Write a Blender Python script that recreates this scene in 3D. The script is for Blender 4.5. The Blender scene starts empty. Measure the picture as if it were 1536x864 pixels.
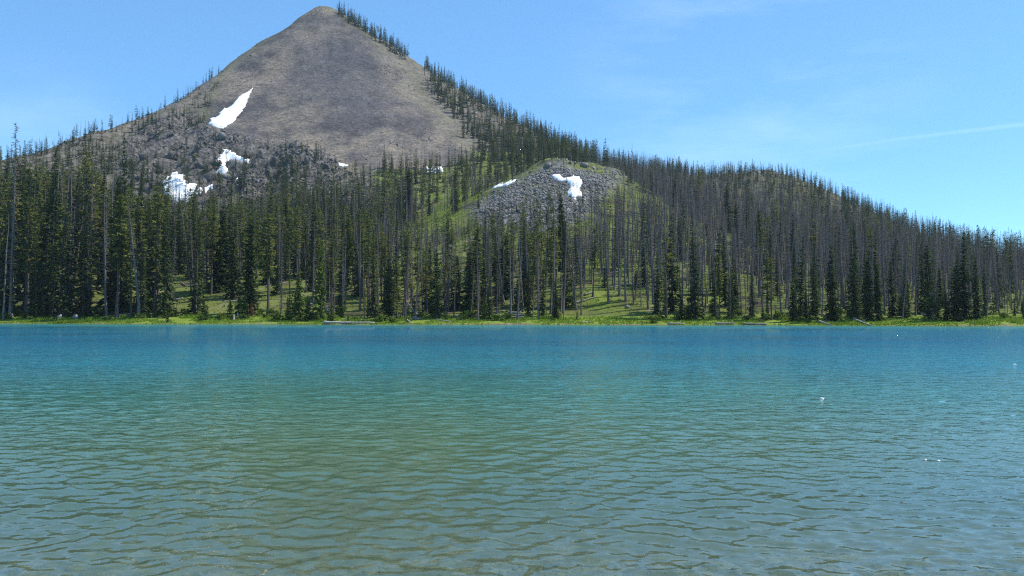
import bpy, math, random
import numpy as np
from mathutils import Vector, Matrix
R = math.radians
random.seed(7)
rng = np.random.default_rng(11)
scene = bpy.context.scene
COL = scene.collection

# ------------------------------------------------------------------ camera, sky, sun, exposure
EYE = 1.8
FOC = 1278.0                     # focal length in pixels of the 1536-wide photograph
PITCH = math.atan(37.0 / FOC)
cam_data = bpy.data.cameras.new('camera')
cam_data.sensor_width = 36.0
cam_data.lens = 36.0 * FOC / 1536.0
cam_data.clip_start = 0.1
cam_data.clip_end = 20000
cam = bpy.data.objects.new('camera', cam_data)
cam.location = (0, 0, EYE)
cam.rotation_euler = (R(90) + PITCH, 0, 0)
COL.objects.link(cam)
scene.camera = cam

SUN_EL, SUN_AZ = R(57), R(80)    # azimuth measured from +Y (view direction) towards +X
SUN_DIR = Vector((math.sin(SUN_AZ) * math.cos(SUN_EL), math.cos(SUN_AZ) * math.cos(SUN_EL), math.sin(SUN_EL)))
sun_data = bpy.data.lights.new('sun', 'SUN')
sun_data.energy = 4.0
sun_data.angle = R(0.53)
sun_data.color = (1.0, 0.955, 0.89)
sun = bpy.data.objects.new('sun', sun_data)
sun.rotation_euler = SUN_DIR.to_track_quat('Z', 'Y').to_euler()
sun.location = (200, 100, 400)
COL.objects.link(sun)

scene.view_settings.view_transform = 'Standard'
scene.view_settings.look = 'None'
scene.view_settings.gamma = 1.0
scene.view_settings.use_curve_mapping = False
scene.view_settings.exposure = 0.6

scene.render.engine = 'CYCLES'
scene.cycles.use_denoising = False
scene.cycles.denoiser = 'OPENIMAGEDENOISE'
scene.cycles.denoising_input_passes = 'RGB_ALBEDO_NORMAL'
scene.cycles.pixel_filter_type = 'BLACKMAN_HARRIS'
scene.cycles.filter_width = 1.15
scene.cycles.max_bounces = 6
scene.cycles.diffuse_bounces = 2
scene.cycles.glossy_bounces = 3
scene.cycles.transparent_max_bounces = 8
scene.cycles.caustics_reflective = False
scene.cycles.caustics_refractive = False
scene.cycles.volume_bounces = 0
scene.cycles.sample_clamp_indirect = 6.0


def pix(u, v, Y):
    """point at depth Y (metres along +Y) behind a pixel of the photograph"""
    a, b = (u - 768.0) / FOC, (432.0 - v) / FOC
    f = math.cos(PITCH) - math.sin(PITCH) * b
    up = math.sin(PITCH) + math.cos(PITCH) * b
    t = Y / f
    return (a * t, Y, EYE + up * t)


def to_pix(x, y, z):
    f = np.cos(PITCH) * y + np.sin(PITCH) * (z - EYE)
    up = -np.sin(PITCH) * y + np.cos(PITCH) * (z - EYE)
    f = np.maximum(f, 0.1)
    return 768.0 + FOC * x / f, 432.0 - FOC * up / f


# ------------------------------------------------------------------ small helpers
def mesh_from(name, verts, faces, smooth=False):
    verts = np.asarray(verts, dtype=np.float32)
    faces = np.asarray(faces, dtype=np.int32)
    me = bpy.data.meshes.new(name)
    k = faces.shape[1]
    me.vertices.add(len(verts))
    me.vertices.foreach_set('co', verts.ravel())
    me.loops.add(faces.size)
    me.loops.foreach_set('vertex_index', faces.ravel())
    me.polygons.add(len(faces))
    me.polygons.foreach_set('loop_start', np.arange(0, faces.size, k, dtype=np.int32))
    if smooth:
        me.polygons.foreach_set('use_smooth', np.ones(len(faces), dtype=bool))
    me.update(calc_edges=True)
    me.validate()
    return me


def attr(me, name, values):
    a = me.attributes.new(name, 'FLOAT', 'POINT')
    a.data.foreach_set('value', np.asarray(values, dtype=np.float32))


def link(name, me, mat=None, parent=None, loc=None):
    o = bpy.data.objects.new(name, me)
    if mat and me is not None and not me.materials:
        me.materials.append(mat)
    if parent is not None:
        o.parent = parent
    if loc is not None:
        o.location = loc
    COL.objects.link(o)
    return o


def tag(o, label=None, cat=None, group=None, kind=None):
    if label: o['label'] = label
    if cat: o['category'] = cat
    if group: o['group'] = group
    if kind: o['kind'] = kind
    return o


def empty(name, loc, rz=0.0, scale=(1, 1, 1)):
    o = bpy.data.objects.new(name, None)
    o.location = loc
    o.rotation_euler = (0, 0, rz)
    o.scale = scale
    o.empty_display_size = 0.5
    COL.objects.link(o)
    return o


def hash2(ix, iy, seed):
    n = (ix.astype(np.int64) * 374761393 + iy.astype(np.int64) * 668265263 + seed * 974634777) & 0x7fffffff
    n = ((n ^ (n >> 13)) * 1274126177) & 0x7fffffff
    n = n ^ (n >> 16)
    return (n & 0xffff) / 65535.0


def vnoise(x, y, seed=0):
    ix, iy = np.floor(x), np.floor(y)
    fx, fy = x - ix, y - iy
    ix, iy = ix.astype(np.int64), iy.astype(np.int64)
    fx, fy = fx * fx * (3 - 2 * fx), fy * fy * (3 - 2 * fy)
    a, b = hash2(ix, iy, seed), hash2(ix + 1, iy, seed)
    c, d = hash2(ix, iy + 1, seed), hash2(ix + 1, iy + 1, seed)
    return (a + (b - a) * fx) * (1 - fy) + (c + (d - c) * fx) * fy


def fbm(x, y, octaves=4, seed=0):
    s, amp, tot = 0.0, 1.0, 0.0
    for k in range(octaves):
        s = s + amp * (vnoise(x * 2 ** k + 17.3 * k, y * 2 ** k - 9.1 * k, seed + k) - 0.5)
        tot += amp
        amp *= 0.5
    return s / tot * 2.0


def sstep(a, b, x):
    t = np.clip((x - a) / (b - a), 0, 1)
    return t * t * (3 - 2 * t)


def in_poly(u, v, poly):
    u, v = np.asarray(u, float), np.asarray(v, float)
    inside = np.zeros(u.shape, bool)
    n = len(poly)
    for i in range(n):
        x1, y1 = poly[i]
        x2, y2 = poly[(i + 1) % n]
        c = ((y1 > v) != (y2 > v)) & (u < (x2 - x1) * (v - y1) / ((y2 - y1) if y2 != y1 else 1e-9) + x1)
        inside ^= c
    return inside


def poly_dist(u, v, poly):
    """signed distance in pixels, positive inside"""
    u, v = np.asarray(u, float), np.asarray(v, float)
    d = np.full(u.shape, 1e9)
    n = len(poly)
    for i in range(n):
        x1, y1 = poly[i]
        x2, y2 = poly[(i + 1) % n]
        dx, dy = x2 - x1, y2 - y1
        t = np.clip(((u - x1) * dx + (v - y1) * dy) / (dx * dx + dy * dy + 1e-9), 0, 1)
        d = np.minimum(d, np.hypot(u - x1 - t * dx, v - y1 - t * dy))
    return np.where(in_poly(u, v, poly), d, -d)


# ------------------------------------------------------------------ node helpers
def new_mat(name):
    m = bpy.data.materials.new(name)
    m.use_nodes = True
    nt = m.node_tree
    for n in list(nt.nodes):
        nt.nodes.remove(n)
    out = nt.nodes.new('ShaderNodeOutputMaterial')
    return m, nt, out


def N(nt, typ, **kw):
    n = nt.nodes.new(typ)
    for k, v in kw.items():
        if hasattr(n, k):
            setattr(n, k, v)
        else:
            n.inputs[k.replace('_', ' ')].default_value = v
    return n


def noise_tex(nt, vec, scale, detail=4.0, rough=0.6):
    n = nt.nodes.new('ShaderNodeTexNoise')
    n.inputs['Scale'].default_value = scale
    n.inputs['Detail'].default_value = detail
    n.inputs['Roughness'].default_value = rough
    if vec is not None:
        nt.links.new(vec, n.inputs['Vector'])
    return n.outputs['Fac']


def ramp(nt, fac, stops):
    n = nt.nodes.new('ShaderNodeValToRGB')
    cr = n.color_ramp
    while len(cr.elements) < len(stops):
        cr.elements.new(0.5)
    for e, (p, c) in zip(cr.elements, stops):
        e.position = p
        e.color = (c[0], c[1], c[2], 1) if hasattr(c, '__len__') else (c, c, c, 1)
    nt.links.new(fac, n.inputs['Fac'])
    return n.outputs['Color']


def mixc(nt, fac, a, b, blend='MIX'):
    n = nt.nodes.new('ShaderNodeMix')
    n.data_type = 'RGBA'
    n.blend_type = blend
    for val, idx in ((fac, 0), (a, 6), (b, 7)):
        if hasattr(val, 'is_linked') or isinstance(val, bpy.types.NodeSocket):
            nt.links.new(val, n.inputs[idx])
        elif hasattr(val, '__len__'):
            n.inputs[idx].default_value = (val[0], val[1], val[2], 1)
        else:
            n.inputs[idx].default_value = val
    return n.outputs[2]


def math_n(nt, op, a, b=None, clamp=False):
    n = nt.nodes.new('ShaderNodeMath')
    n.operation = op
    n.use_clamp = clamp
    for i, val in enumerate((a, b)):
        if val is None:
            continue
        if isinstance(val, bpy.types.NodeSocket):
            nt.links.new(val, n.inputs[i])
        else:
            n.inputs[i].default_value = val
    return n.outputs[0]


def attr_n(nt, name):
    n = nt.nodes.new('ShaderNodeAttribute')
    n.attribute_name = name
    return n.outputs['Fac']


# ------------------------------------------------------------------ sky
world = bpy.data.worlds.new('World')
scene.world = world
world.use_nodes = True
wn = world.node_tree
for n in list(wn.nodes):
    wn.nodes.remove(n)
wout = wn.nodes.new('ShaderNodeOutputWorld')
bg = wn.nodes.new('ShaderNodeBackground')
bg.inputs["Strength"].default_value = 0.134
sky = wn.nodes.new('ShaderNodeTexSky')
sky.sky_type = 'NISHITA'
sky.sun_disc = False
sky.sun_elevation = SUN_EL
sky.sun_rotation = SUN_AZ
sky.altitude = 2200
sky.air_density = 1.0
sky.dust_density = 0.15
sky.ozone_density = 1.6
tc = wn.nodes.new('ShaderNodeTexCoord')
# thin cirrus: stretched noise in the direction of the sky
mp = wn.nodes.new('ShaderNodeMapping')
mp.inputs['Rotation'].default_value = (0, R(-14), R(10))
mp.inputs['Scale'].default_value = (2.2, 2.2, 9.0)
wn.links.new(tc.outputs['Generated'], mp.inputs['Vector'])
ci = noise_tex(wn, mp.outputs['Vector'], 1.6, 5.0, 0.62)


def unit(u, v):
    p = Vector(pix(u, v, 100.0)) - Vector((0, 0, EYE))
    return p.normalized()


def dir_blob(u, v, inner, outer):
    d = unit(u, v)
    n = wn.nodes.new('ShaderNodeVectorMath'); n.operation = 'DOT_PRODUCT'
    wn.links.new(tc.outputs['Generated'], n.inputs[0]); n.inputs[1].default_value = d
    mr = wn.nodes.new('ShaderNodeMapRange'); mr.interpolation_type = 'SMOOTHSTEP'
    mr.inputs['From Min'].default_value = math.cos(R(outer)); mr.inputs['From Max'].default_value = math.cos(R(inner))
    wn.links.new(n.outputs['Value'], mr.inputs['Value'])
    return mr.outputs['Result']


cirrus = math_n(wn, 'MULTIPLY', ramp(wn, ci, [(0.44, 0.0), (0.72, 1.0)]), dir_blob(1120, 120, 1, 13))
cirrus = math_n(wn, 'MULTIPLY', cirrus, 0.20)
low = math_n(wn, 'MULTIPLY', dir_blob(60, 215, 0.5, 6), ramp(wn, ci, [(0.35, 0.0), (0.65, 1.0)]))
cirrus = math_n(wn, 'ADD', cirrus, math_n(wn, 'MULTIPLY', low, 0.14))
# an old contrail: a narrow great-circle band
d1, d2 = unit(1536, 186), unit(1060, 246)
nrm = d1.cross(d2).normalized()
vm = wn.nodes.new('ShaderNodeVectorMath'); vm.operation = 'DOT_PRODUCT'
wn.links.new(tc.outputs['Generated'], vm.inputs[0]); vm.inputs[1].default_value = nrm
wob = math_n(wn, 'MULTIPLY', math_n(wn, 'SUBTRACT', noise_tex(wn, tc.outputs['Generated'], 9.0, 3.0), 0.5), 0.006)
dist = math_n(wn, 'ABSOLUTE', math_n(wn, 'ADD', vm.outputs['Value'], wob))
mr = wn.nodes.new('ShaderNodeMapRange'); mr.interpolation_type = 'SMOOTHSTEP'
mr.inputs['From Min'].default_value = 0.0032; mr.inputs['From Max'].default_value = 0.0004
wn.links.new(dist, mr.inputs['Value'])
trail = math_n(wn, 'MULTIPLY', mr.outputs['Result'], dir_blob(1300, 215, 9, 17))
trail = math_n(wn, 'MULTIPLY', trail, math_n(wn, 'MULTIPLY', ramp(wn, noise_tex(wn, tc.outputs['Generated'], 22.0, 3.0), [(0.3, 0.45), (0.7, 1.0)]), 0.14))
veil = math_n(wn, 'MAXIMUM', cirrus, trail)
skyc = mixc(wn, 1.0, sky.outputs['Color'], (0.60, 0.95, 1.15), 'MULTIPLY')
skyc = mixc(wn, 0.33, skyc, (1.25, 2.85, 4.9))
wn.links.new(mixc(wn, veil, skyc, (5.2, 6.6, 7.4)), bg.inputs['Color'])
wn.links.new(bg.outputs['Background'], wout.inputs['Surface'])

# ------------------------------------------------------------------ terrain heights
def shore_y(x):
    x = np.asarray(x, float)
    base = 129.0 - 0.155 * np.clip(x, -260, 260)
    return base + 1.3 * np.sin(x * 0.061 + 0.5) + 0.8 * np.sin(x * 0.17 + 2.0) + 0.35 * np.sin(x * 0.43)


cp = []
ridge = [(-700, 330, 370), (-450, 305, 375), (-250, 280, 380), (-100, 262, 385), (0, 246, 392), (60, 233, 398), (120, 213, 408), (170, 198, 425),
         (210, 181, 445), (250, 158, 468), (300, 129, 500), (340, 99, 530), (385, 67, 558), (410, 57, 568), (440, 36, 585),
         (478, 13, 600), (500, 18, 602), (530, 37, 600), (570, 64, 592), (610, 90, 580), (640, 110, 570), (680, 134, 555), (720, 158, 538),
         (760, 180, 520), (800, 201, 500), (830, 216, 486), (865, 232, 470), (900, 248, 455), (940, 260, 445), (1000, 268, 438),
         (1060, 270, 435), (1120, 265, 433), (1150, 258, 432), (1180, 264, 428), (1220, 279, 418), (1260, 295, 408), (1300, 314, 397),
         (1350, 337, 382), (1400, 358, 367), (1450, 374, 352), (1500, 387, 342), (1536, 396, 335), (1700, 425, 310), (1900, 440, 290), (2200, 450, 280)]
for u, v, Y in ridge:
    p = pix(u, v, Y)
    cp.append(p)
    cp.append((p[0] * 1.16, Y * 1.16, p[2] * 0.80))
    cp.append((p[0] * 1.45, Y * 1.45, p[2] * 0.42))
face = [
    # scree face of the peak
    (478, 70, 535), (478, 130, 478), (478, 190, 430), (478, 232, 402), (420, 120, 500), (400, 180, 440), (400, 212, 412), (560, 130, 500), (560, 190, 440),
    (560, 238, 402), (630, 170, 480), (640, 215, 428), (640, 246, 394), (700, 195, 470), (700, 235, 410), (760, 215, 455), (740, 245, 400), (800, 228, 440),
    # left flank and its rock band
    (340, 165, 460), (340, 208, 410), (340, 240, 392), (350, 272, 374), (330, 310, 325), (430, 218, 402), (440, 256, 388), (430, 296, 342), (500, 270, 375),
    (270, 185, 450), (270, 225, 405), (265, 262, 372), (260, 300, 335), (200, 225, 405), (190, 270, 352), (190, 320, 280), (120, 250, 370), (110, 300, 310),
    (40, 280, 345), (40, 340, 270), (-80, 330, 300), (-250, 350, 290),
    # forest floor, left and centre
    (100, 375, 235), (100, 415, 195), (100, 446, 165), (-100, 420, 200), (-300, 420, 200), (300, 370, 240), (300, 415, 190), (300, 450, 160), (430, 350, 262),
    (430, 410, 190), (430, 450, 158), (560, 290, 345), (560, 330, 285), (560, 380, 215), (560, 430, 168), (650, 272, 355), (645, 318, 292), (640, 370, 222), (640, 425, 172),
    # knoll: crest, dip behind, face
    (690, 309, 268), (740, 284, 264), (790, 260, 262), (830, 241, 264), (860, 238, 266), (900, 245, 268), (940, 264, 262), (975, 285, 250),
    (720, 282, 345), (790, 262, 330), (850, 250, 330), (920, 266, 330), (830, 232, 405),
    (760, 315, 232), (830, 290, 232), (900, 300, 226), (760, 370, 192), (850, 340, 200), (850, 395, 170), (760, 425, 162), (940, 340, 212), (940, 400, 172), (850, 440, 150), (940, 440, 150),
    # right hill
    (1020, 285, 360), (1020, 330, 262), (1020, 380, 205), (1020, 430, 160), (1150, 300, 352), (1150, 350, 265), (1150, 400, 200), (1150, 440, 157),
    (1300, 342, 338), (1300, 378, 262), (1300, 415, 200), (1300, 446, 155), (1450, 394, 300), (1450, 413, 250), (1450, 434, 195), (1450, 452, 155),
    (1700, 440, 200), (1900, 450, 200),
]
cp += [pix(*p) for p in face]
for xs_ in np.arange(-420, 421, 24.0):
    sy = float(shore_y(xs_))
    cp += [(xs_, sy, 0.0), (xs_, sy + 7, 0.95), (xs_, sy + 16, 1.8)]
cp = np.array(cp)
C0 = 3.5


def kern(d2):
    return np.sqrt(d2 + C0 * C0)


def solve_rbf(P):
    n = len(P)
    d2 = (P[:, None, 0] - P[None, :, 0]) ** 2 + (P[:, None, 1] - P[None, :, 1]) ** 2
    A = np.zeros((n + 1, n + 1))
    A[:n, :n] = kern(d2) - np.eye(n) * 0.6
    A[:n, n] = 1; A[n, :n] = 1
    b = np.concatenate([P[:, 2], [0]])
    return np.linalg.solve(A, b)


W = solve_rbf(cp)


def rbf(x, y):
    out = np.empty(x.shape)
    xf, yf, of = x.ravel(), y.ravel(), out.ravel()
    for i in range(0, len(xf), 20000):
        d2 = (xf[i:i + 20000, None] - cp[None, :, 0]) ** 2 + (yf[i:i + 20000, None] - cp[None, :, 1]) ** 2
        of[i:i + 20000] = kern(d2) @ W[:-1] + W[-1]
    return of.reshape(x.shape)


# zones traced on the photograph, used to decide what covers the slopes
Z_SCREE = [(478, 5), (440, 28), (400, 58), (345, 98), (318, 150), (305, 190), (350, 218), (420, 225), (490, 238), (520, 252), (640, 262), (705, 235), (690, 205), (650, 170), (625, 130), (600, 95), (540, 40)]
Z_FACE_GRASS = [(560, 50), (620, 100), (650, 130), (700, 180), (740, 215), (705, 225), (660, 190), (610, 140), (570, 95)]
Z_ROCK_LEFT = [(185, 225), (230, 185), (290, 180), (312, 190), (350, 205), (400, 222), (440, 222), (490, 235), (505, 255), (470, 275), (430, 300), (380, 310), (330, 305), (230, 310), (180, 300)]
Z_KNOLL = [(690, 312), (760, 272), (800, 250), (840, 232), (880, 232), (935, 250), (945, 275), (915, 300), (885, 330), (850, 345), (810, 355), (760, 350), (720, 340)]
Z_MEADOW = [(615, 300), (640, 285), (690, 285), (720, 295), (700, 315), (660, 345), (630, 350)]
Z_MEADOW_RIGHT = [(885, 470), (880, 400), (900, 350), (930, 310), (990, 300), (1050, 330), (1080, 400), (1090, 470)]
Z_CLEARING = [(862, 490), (868, 466), (905, 458), (950, 462), (985, 472), (975, 490)]
Z_RIDGE_TREES = [(640, 90), (660, 170), (690, 205), (720, 235), (760, 255), (830, 235), (880, 235), (900, 225), (840, 180), (760, 140)]
Z_KNOB = [(1125, 252), (1150, 246), (1175, 252), (1165, 262), (1130, 262)]

xs = np.unique(np.concatenate([np.arange(-1500, -320, 60.0), np.arange(-320, -130, 3.0), np.arange(-130, 130, 1.5), np.arange(130, 300, 3.0), np.arange(300, 1501, 60.0)]))
ys = np.unique(np.concatenate([np.arange(-60, 0, 10.0), np.arange(0, 20, 0.5), np.arange(20, 104, 4.0), np.arange(104, 172, 0.8), np.arange(172, 440, 1.8), np.arange(440, 640, 2.5), np.arange(640, 1300, 30.0)]))
GX, GY = np.meshgrid(xs, ys)
land = rbf(np.clip(GX, -520, 520), np.clip(GY, 80, 900))
SY = shore_y(GX)
off = GY - SY
# far shore: a low grassy bank
land = np.where(off > 0, np.maximum(land, 0.05 + 0.02 * np.minimum(off, 30)), land)
U0, V0 = to_pix(GX, GY, land)
rock_w = sstep(-10, 8, poly_dist(U0, V0, Z_ROCK_LEFT)) * (GY > 300) * (GY < 460)
knoll_w = sstep(-8, 8, poly_dist(U0, V0, Z_KNOLL)) * (GY > 180) * (GY < 290)
scree_w = sstep(-12, 10, poly_dist(U0, V0, Z_SCREE)) * (GY > 380)
n1 = fbm(GX / 46, GY / 46, 4, 3)
n2 = fbm(GX / 11, GY / 11, 4, 9)
n3 = fbm(GX / 5.0, GY / 5.0, 3, 21)
farw = sstep(12, 60, off)
rid = 1 - np.abs(fbm(GX / 17, GY / 17, 4, 31)) * 2.2
land = land + farw * (n1 * 1.4 + n2 * 0.7 * (1 - 0.5 * scree_w)) + rock_w * (n2 * 5.0 + n3 * 3.2 + rid * 2.4) + knoll_w * (n2 * 1.6 + n3 * 1.0) \
    + sstep(-2, 6, off) * (1 - farw) * (n2 * 0.25 + n3 * 0.12)
gully = fbm((GX + 0.15 * GY) / 7.0, GY / 70.0, 3, 77)
land = land + scree_w * gully * 0.6
land = land + (GY > 330) * (1 - scree_w * 0.45) * (GX < 120) * (fbm(GX / 6.0, GY / 6.0, 3, 55) * 1.2 + (1 - np.abs(fbm(GX / 19, GY / 34, 4, 66)) * 2) * 1.7)
# rocky steps in the left-hand outcrop
step = 6.0
stepped = np.floor(land / step) * step + step * sstep(0.25, 0.75, (land / step) % 1.0)
land = land * (1 - 0.55 * rock_w) + stepped * 0.55 * rock_w
# lake bed and the near shore
near = 2.4 + 0.25 * np.sin(GX * 0.35) + 0.2 * np.sin(GX * 1.1 + 1)
d_near = GY - near
bed = -(0.10 * np.clip(d_near, 0, 6) + 0.16 * np.clip(d_near - 6, 0, 60))
bed = np.maximum(bed, -7.5)
bed = np.maximum(bed, -0.22 * np.clip(-off, 0, 60) - 0.02)
near_land = 0.09 * np.clip(-d_near, 0, 80)
Z = np.where(off > 0, land, np.where(d_near > 0, bed, near_land))
Z = Z + np.where((off < 0) & (d_near > 0.3), 0.03 * fbm(GX / 1.3, GY / 1.3, 3, 5), 0)


def ground_z(x, y):
    x, y = np.atleast_1d(np.asarray(x, float)), np.atleast_1d(np.asarray(y, float))
    i = np.clip(np.searchsorted(xs, x) - 1, 0, len(xs) - 2)
    j = np.clip(np.searchsorted(ys, y) - 1, 0, len(ys) - 2)
    fx = np.clip((x - xs[i]) / (xs[i + 1] - xs[i]), 0, 1)
    fy = np.clip((y - ys[j]) / (ys[j + 1] - ys[j]), 0, 1)
    return (Z[j, i] * (1 - fx) + Z[j, i + 1] * fx) * (1 - fy) + (Z[j + 1, i] * (1 - fx) + Z[j + 1, i + 1] * fx) * fy


MARCH = np.concatenate([np.arange(100, 200, 0.5), np.arange(200, 640, 1.0)])


def hit(u, v, y0=100.0):
    """where the line of sight through a pixel meets the ground"""
    p = np.array(pix(u, v, 1.0)) - np.array((0, 0, EYE))
    Y = MARCH[MARCH >= y0]
    g = ground_z(p[0] * Y, Y)
    above = g > EYE + p[2] * Y
    k = int(np.argmax(above)) if above.any() else len(Y) - 1
    return p[0] * Y[k], Y[k], g[k]


nx, ny = len(xs), len(ys)
idx = np.arange(nx * ny).reshape(ny, nx)
quads = np.stack([idx[:-1, :-1], idx[:-1, 1:], idx[1:, 1:], idx[1:, :-1]], -1).reshape(-1, 4)
gm = mesh_from('terrain', np.stack([GX, GY, Z], -1).reshape(-1, 3), quads, smooth=True)
UU, VV = to_pix(GX, GY, Z)
m_scree = np.where(GY > 380, sstep(-14, 10, poly_dist(UU, VV, Z_SCREE) + 8 * n2), 0)
m_fgrass = np.where(GY > 380, sstep(-18, 14, poly_dist(UU, VV, Z_FACE_GRASS) + 10 * n2), 0)
m_rock = np.maximum(rock_w, np.maximum(knoll_w * sstep(-0.45, 0.25, n2 + 0.30) * sstep(0, 22, poly_dist(UU, VV, Z_KNOLL) + 12 * n2), np.where(GY > 380, sstep(-4, 3, poly_dist(UU, VV, Z_KNOB)), 0)))
m_mead = np.maximum(sstep(-14, 10, poly_dist(UU, VV, Z_MEADOW)) * (GY < 360) * 0.6, sstep(-30, 20, poly_dist(UU, VV, Z_MEADOW_RIGHT)) * (GY < 260) * 0.8)
bank = (off > -1) * (1 - sstep(7, 15, off + 3 * n2))
m_grass = np.clip(np.maximum(bank, m_mead * sstep(-0.30, 0.45, n2 + 0.7 * n3)), 0, 1)
m_up = sstep(240, 330, GY) * (UU < 560) * (1 - m_scree)
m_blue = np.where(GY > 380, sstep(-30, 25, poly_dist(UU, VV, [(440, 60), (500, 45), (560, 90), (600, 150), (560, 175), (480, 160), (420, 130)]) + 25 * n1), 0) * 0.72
m_fg2 = np.where((GY > 380) & (UU > 520), 1 - m_scree, 0) * (GY > 420)          # dry upper left flank
for nm, val in (('scree', m_scree), ('face_grass', m_fgrass), ('rock', m_rock), ('grass', m_grass), ('dry', np.maximum(m_up, m_fg2)), ('blue_rock', m_blue), ('wet', (off < 0.25) * 1.0), ('rock_dark', rock_w * 0.8), ('litter', sstep(205, 285, GY) * (UU > 930))):
    attr(gm, nm, np.broadcast_to(val, GX.shape).ravel())

mt, nt, out = new_mat('ground')
geo = nt.nodes.new('ShaderNodeNewGeometry')
P = geo.outputs['Position']
b_fine = noise_tex(nt, P, 1.1, 6.0, 0.7)
b_mid = noise_tex(nt, P, 0.16, 5.0, 0.65)
b_big = noise_tex(nt, P, 0.03, 4.0, 0.55)
floor_c = ramp(nt, b_mid, [(0.34, (0.060, 0.052, 0.034)), (0.44, (0.100, 0.105, 0.034)), (0.54, (0.135, 0.165, 0.030)), (0.66, (0.190, 0.175, 0.090))])
grass_c = ramp(nt, b_fine, [(0.28, (0.088, 0.150, 0.014)), (0.5, (0.155, 0.240, 0.020)), (0.72, (0.245, 0.280, 0.050))])
grass_c = mixc(nt, math_n(nt, 'MULTIPLY', b_mid, 0.55), grass_c, (0.190, 0.210, 0.042))
dry_c = ramp(nt, b_mid, [(0.34, (0.060, 0.066, 0.036)), (0.46, (0.120, 0.108, 0.078)), (0.56, (0.165, 0.140, 0.115)), (0.70, (0.205, 0.172, 0.142))])
dry_c = mixc(nt, 1.0, dry_c, ramp(nt, noise_tex(nt, P, 0.55, 5.0, 0.85), [(0.36, 0.5), (0.5, 1.0), (0.62, 1.5)]), 'MULTIPLY')
mpv = nt.nodes.new('ShaderNodeMapping')
mpv.inputs['Scale'].default_value = (0.034, 0.018, 0.034)
mpv.inputs['Rotation'].default_value = (0, 0, R(14))
nt.links.new(P, mpv.inputs['Vector'])
streak = noise_tex(nt, mpv.outputs['Vector'], 1.0, 5.0, 0.62)
scree_c = ramp(nt, streak, [(0.40, (0.068, 0.061, 0.060)), (0.47, (0.102, 0.089, 0.080)), (0.53, (0.148, 0.127, 0.103)), (0.63, (0.192, 0.158, 0.120))])
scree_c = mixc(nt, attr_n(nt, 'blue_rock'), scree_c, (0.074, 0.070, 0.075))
grain = noise_tex(nt, P, 0.55, 5.0, 0.85)
speck = ramp(nt, grain, [(0.36, 0.52), (0.5, 1.0), (0.62, 1.55)])
speck = mixc(nt, 1.0, speck, ramp(nt, noise_tex(nt, P, 0.12, 5.0, 0.75), [(0.36, 0.72), (0.5, 1.0), (0.66, 1.18)]), 'MULTIPLY')
scree_c = mixc(nt, 1.0, scree_c, speck, 'MULTIPLY')
fg_c = ramp(nt, b_mid, [(0.34, (0.155, 0.135, 0.118)), (0.55, (0.170, 0.150, 0.112)), (0.72, (0.145, 0.145, 0.075))])
vor = nt.nodes.new('ShaderNodeTexVoronoi')
vor.inputs['Scale'].default_value = 0.75
nt.links.new(P, vor.inputs['Vector'])
sep = nt.nodes.new('ShaderNodeSeparateColor')
nt.links.new(vor.outputs['Color'], sep.inputs['Color'])
rock_c = ramp(nt, sep.outputs['Red'], [(0.0, (0.075, 0.073, 0.078)), (0.5, (0.145, 0.140, 0.140)), (1.0, (0.25, 0.24, 0.235))])
rock_c = mixc(nt, ramp(nt, b_mid, [(0.48, 0.0), (0.60, 0.85)]), rock_c, ramp(nt, b_fine, [(0.4, (0.135, 0.115, 0.090)), (0.6, (0.115, 0.125, 0.055))]))
peb = nt.nodes.new('ShaderNodeTexVoronoi')
peb.inputs['Scale'].default_value = 7.0
nt.links.new(P, peb.inputs['Vector'])
sep2 = nt.nodes.new('ShaderNodeSeparateColor')
nt.links.new(peb.outputs['Color'], sep2.inputs['Color'])
bed_c = ramp(nt, sep2.outputs['Green'], [(0.0, (0.10, 0.082, 0.05)), (0.55, (0.21, 0.175, 0.115)), (1.0, (0.36, 0.31, 0.23))])
bed_c = mixc(nt, ramp(nt, noise_tex(nt, P, 0.6, 4.0), [(0.4, 0.0), (0.65, 0.65)]), bed_c, (0.13, 0.115, 0.06))
c = floor_c
c = mixc(nt, math_n(nt, 'MULTIPLY', attr_n(nt, 'litter'), 0.85), c, ramp(nt, b_mid, [(0.35, (0.060, 0.050, 0.040)), (0.55, (0.098, 0.088, 0.055)), (0.7, (0.105, 0.115, 0.040))]))
c = mixc(nt, attr_n(nt, 'dry'), c, dry_c)
c = mixc(nt, attr_n(nt, 'grass'), c, grass_c)
c = mixc(nt, attr_n(nt, 'scree'), c, scree_c)
c = mixc(nt, math_n(nt, 'MULTIPLY', attr_n(nt, 'face_grass'), ramp(nt, b_big, [(0.35, 0.25), (0.6, 1.0)])), c, mixc(nt, 0.75, fg_c, speck, 'MULTIPLY'))
rock_c = mixc(nt, attr_n(nt, 'rock_dark'), rock_c, ramp(nt, sep.outputs['Red'], [(0.0, (0.050, 0.044, 0.040)), (0.6, (0.095, 0.084, 0.074)), (1.0, (0.17, 0.152, 0.135))]))
c = mixc(nt, attr_n(nt, 'rock'), c, rock_c)
c = mixc(nt, attr_n(nt, 'wet'), c, bed_c)
pb = N(nt, 'ShaderNodeBsdfPrincipled')
pb.inputs['Roughness'].default_value = 0.95
pb.inputs['Specular IOR Level'].default_value = 0.15
nt.links.new(c, pb.inputs['Base Color'])
bmp = nt.nodes.new('ShaderNodeBump')
bmp.inputs['Distance'].default_value = 0.6
bmp.inputs['Strength'].default_value = 0.8
hsum = math_n(nt, 'ADD', b_fine, math_n(nt, 'MULTIPLY', vor.outputs['Distance'], math_n(nt, 'MULTIPLY', attr_n(nt, 'rock'), 0.8)))
nt.links.new(hsum, bmp.inputs['Height'])
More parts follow.
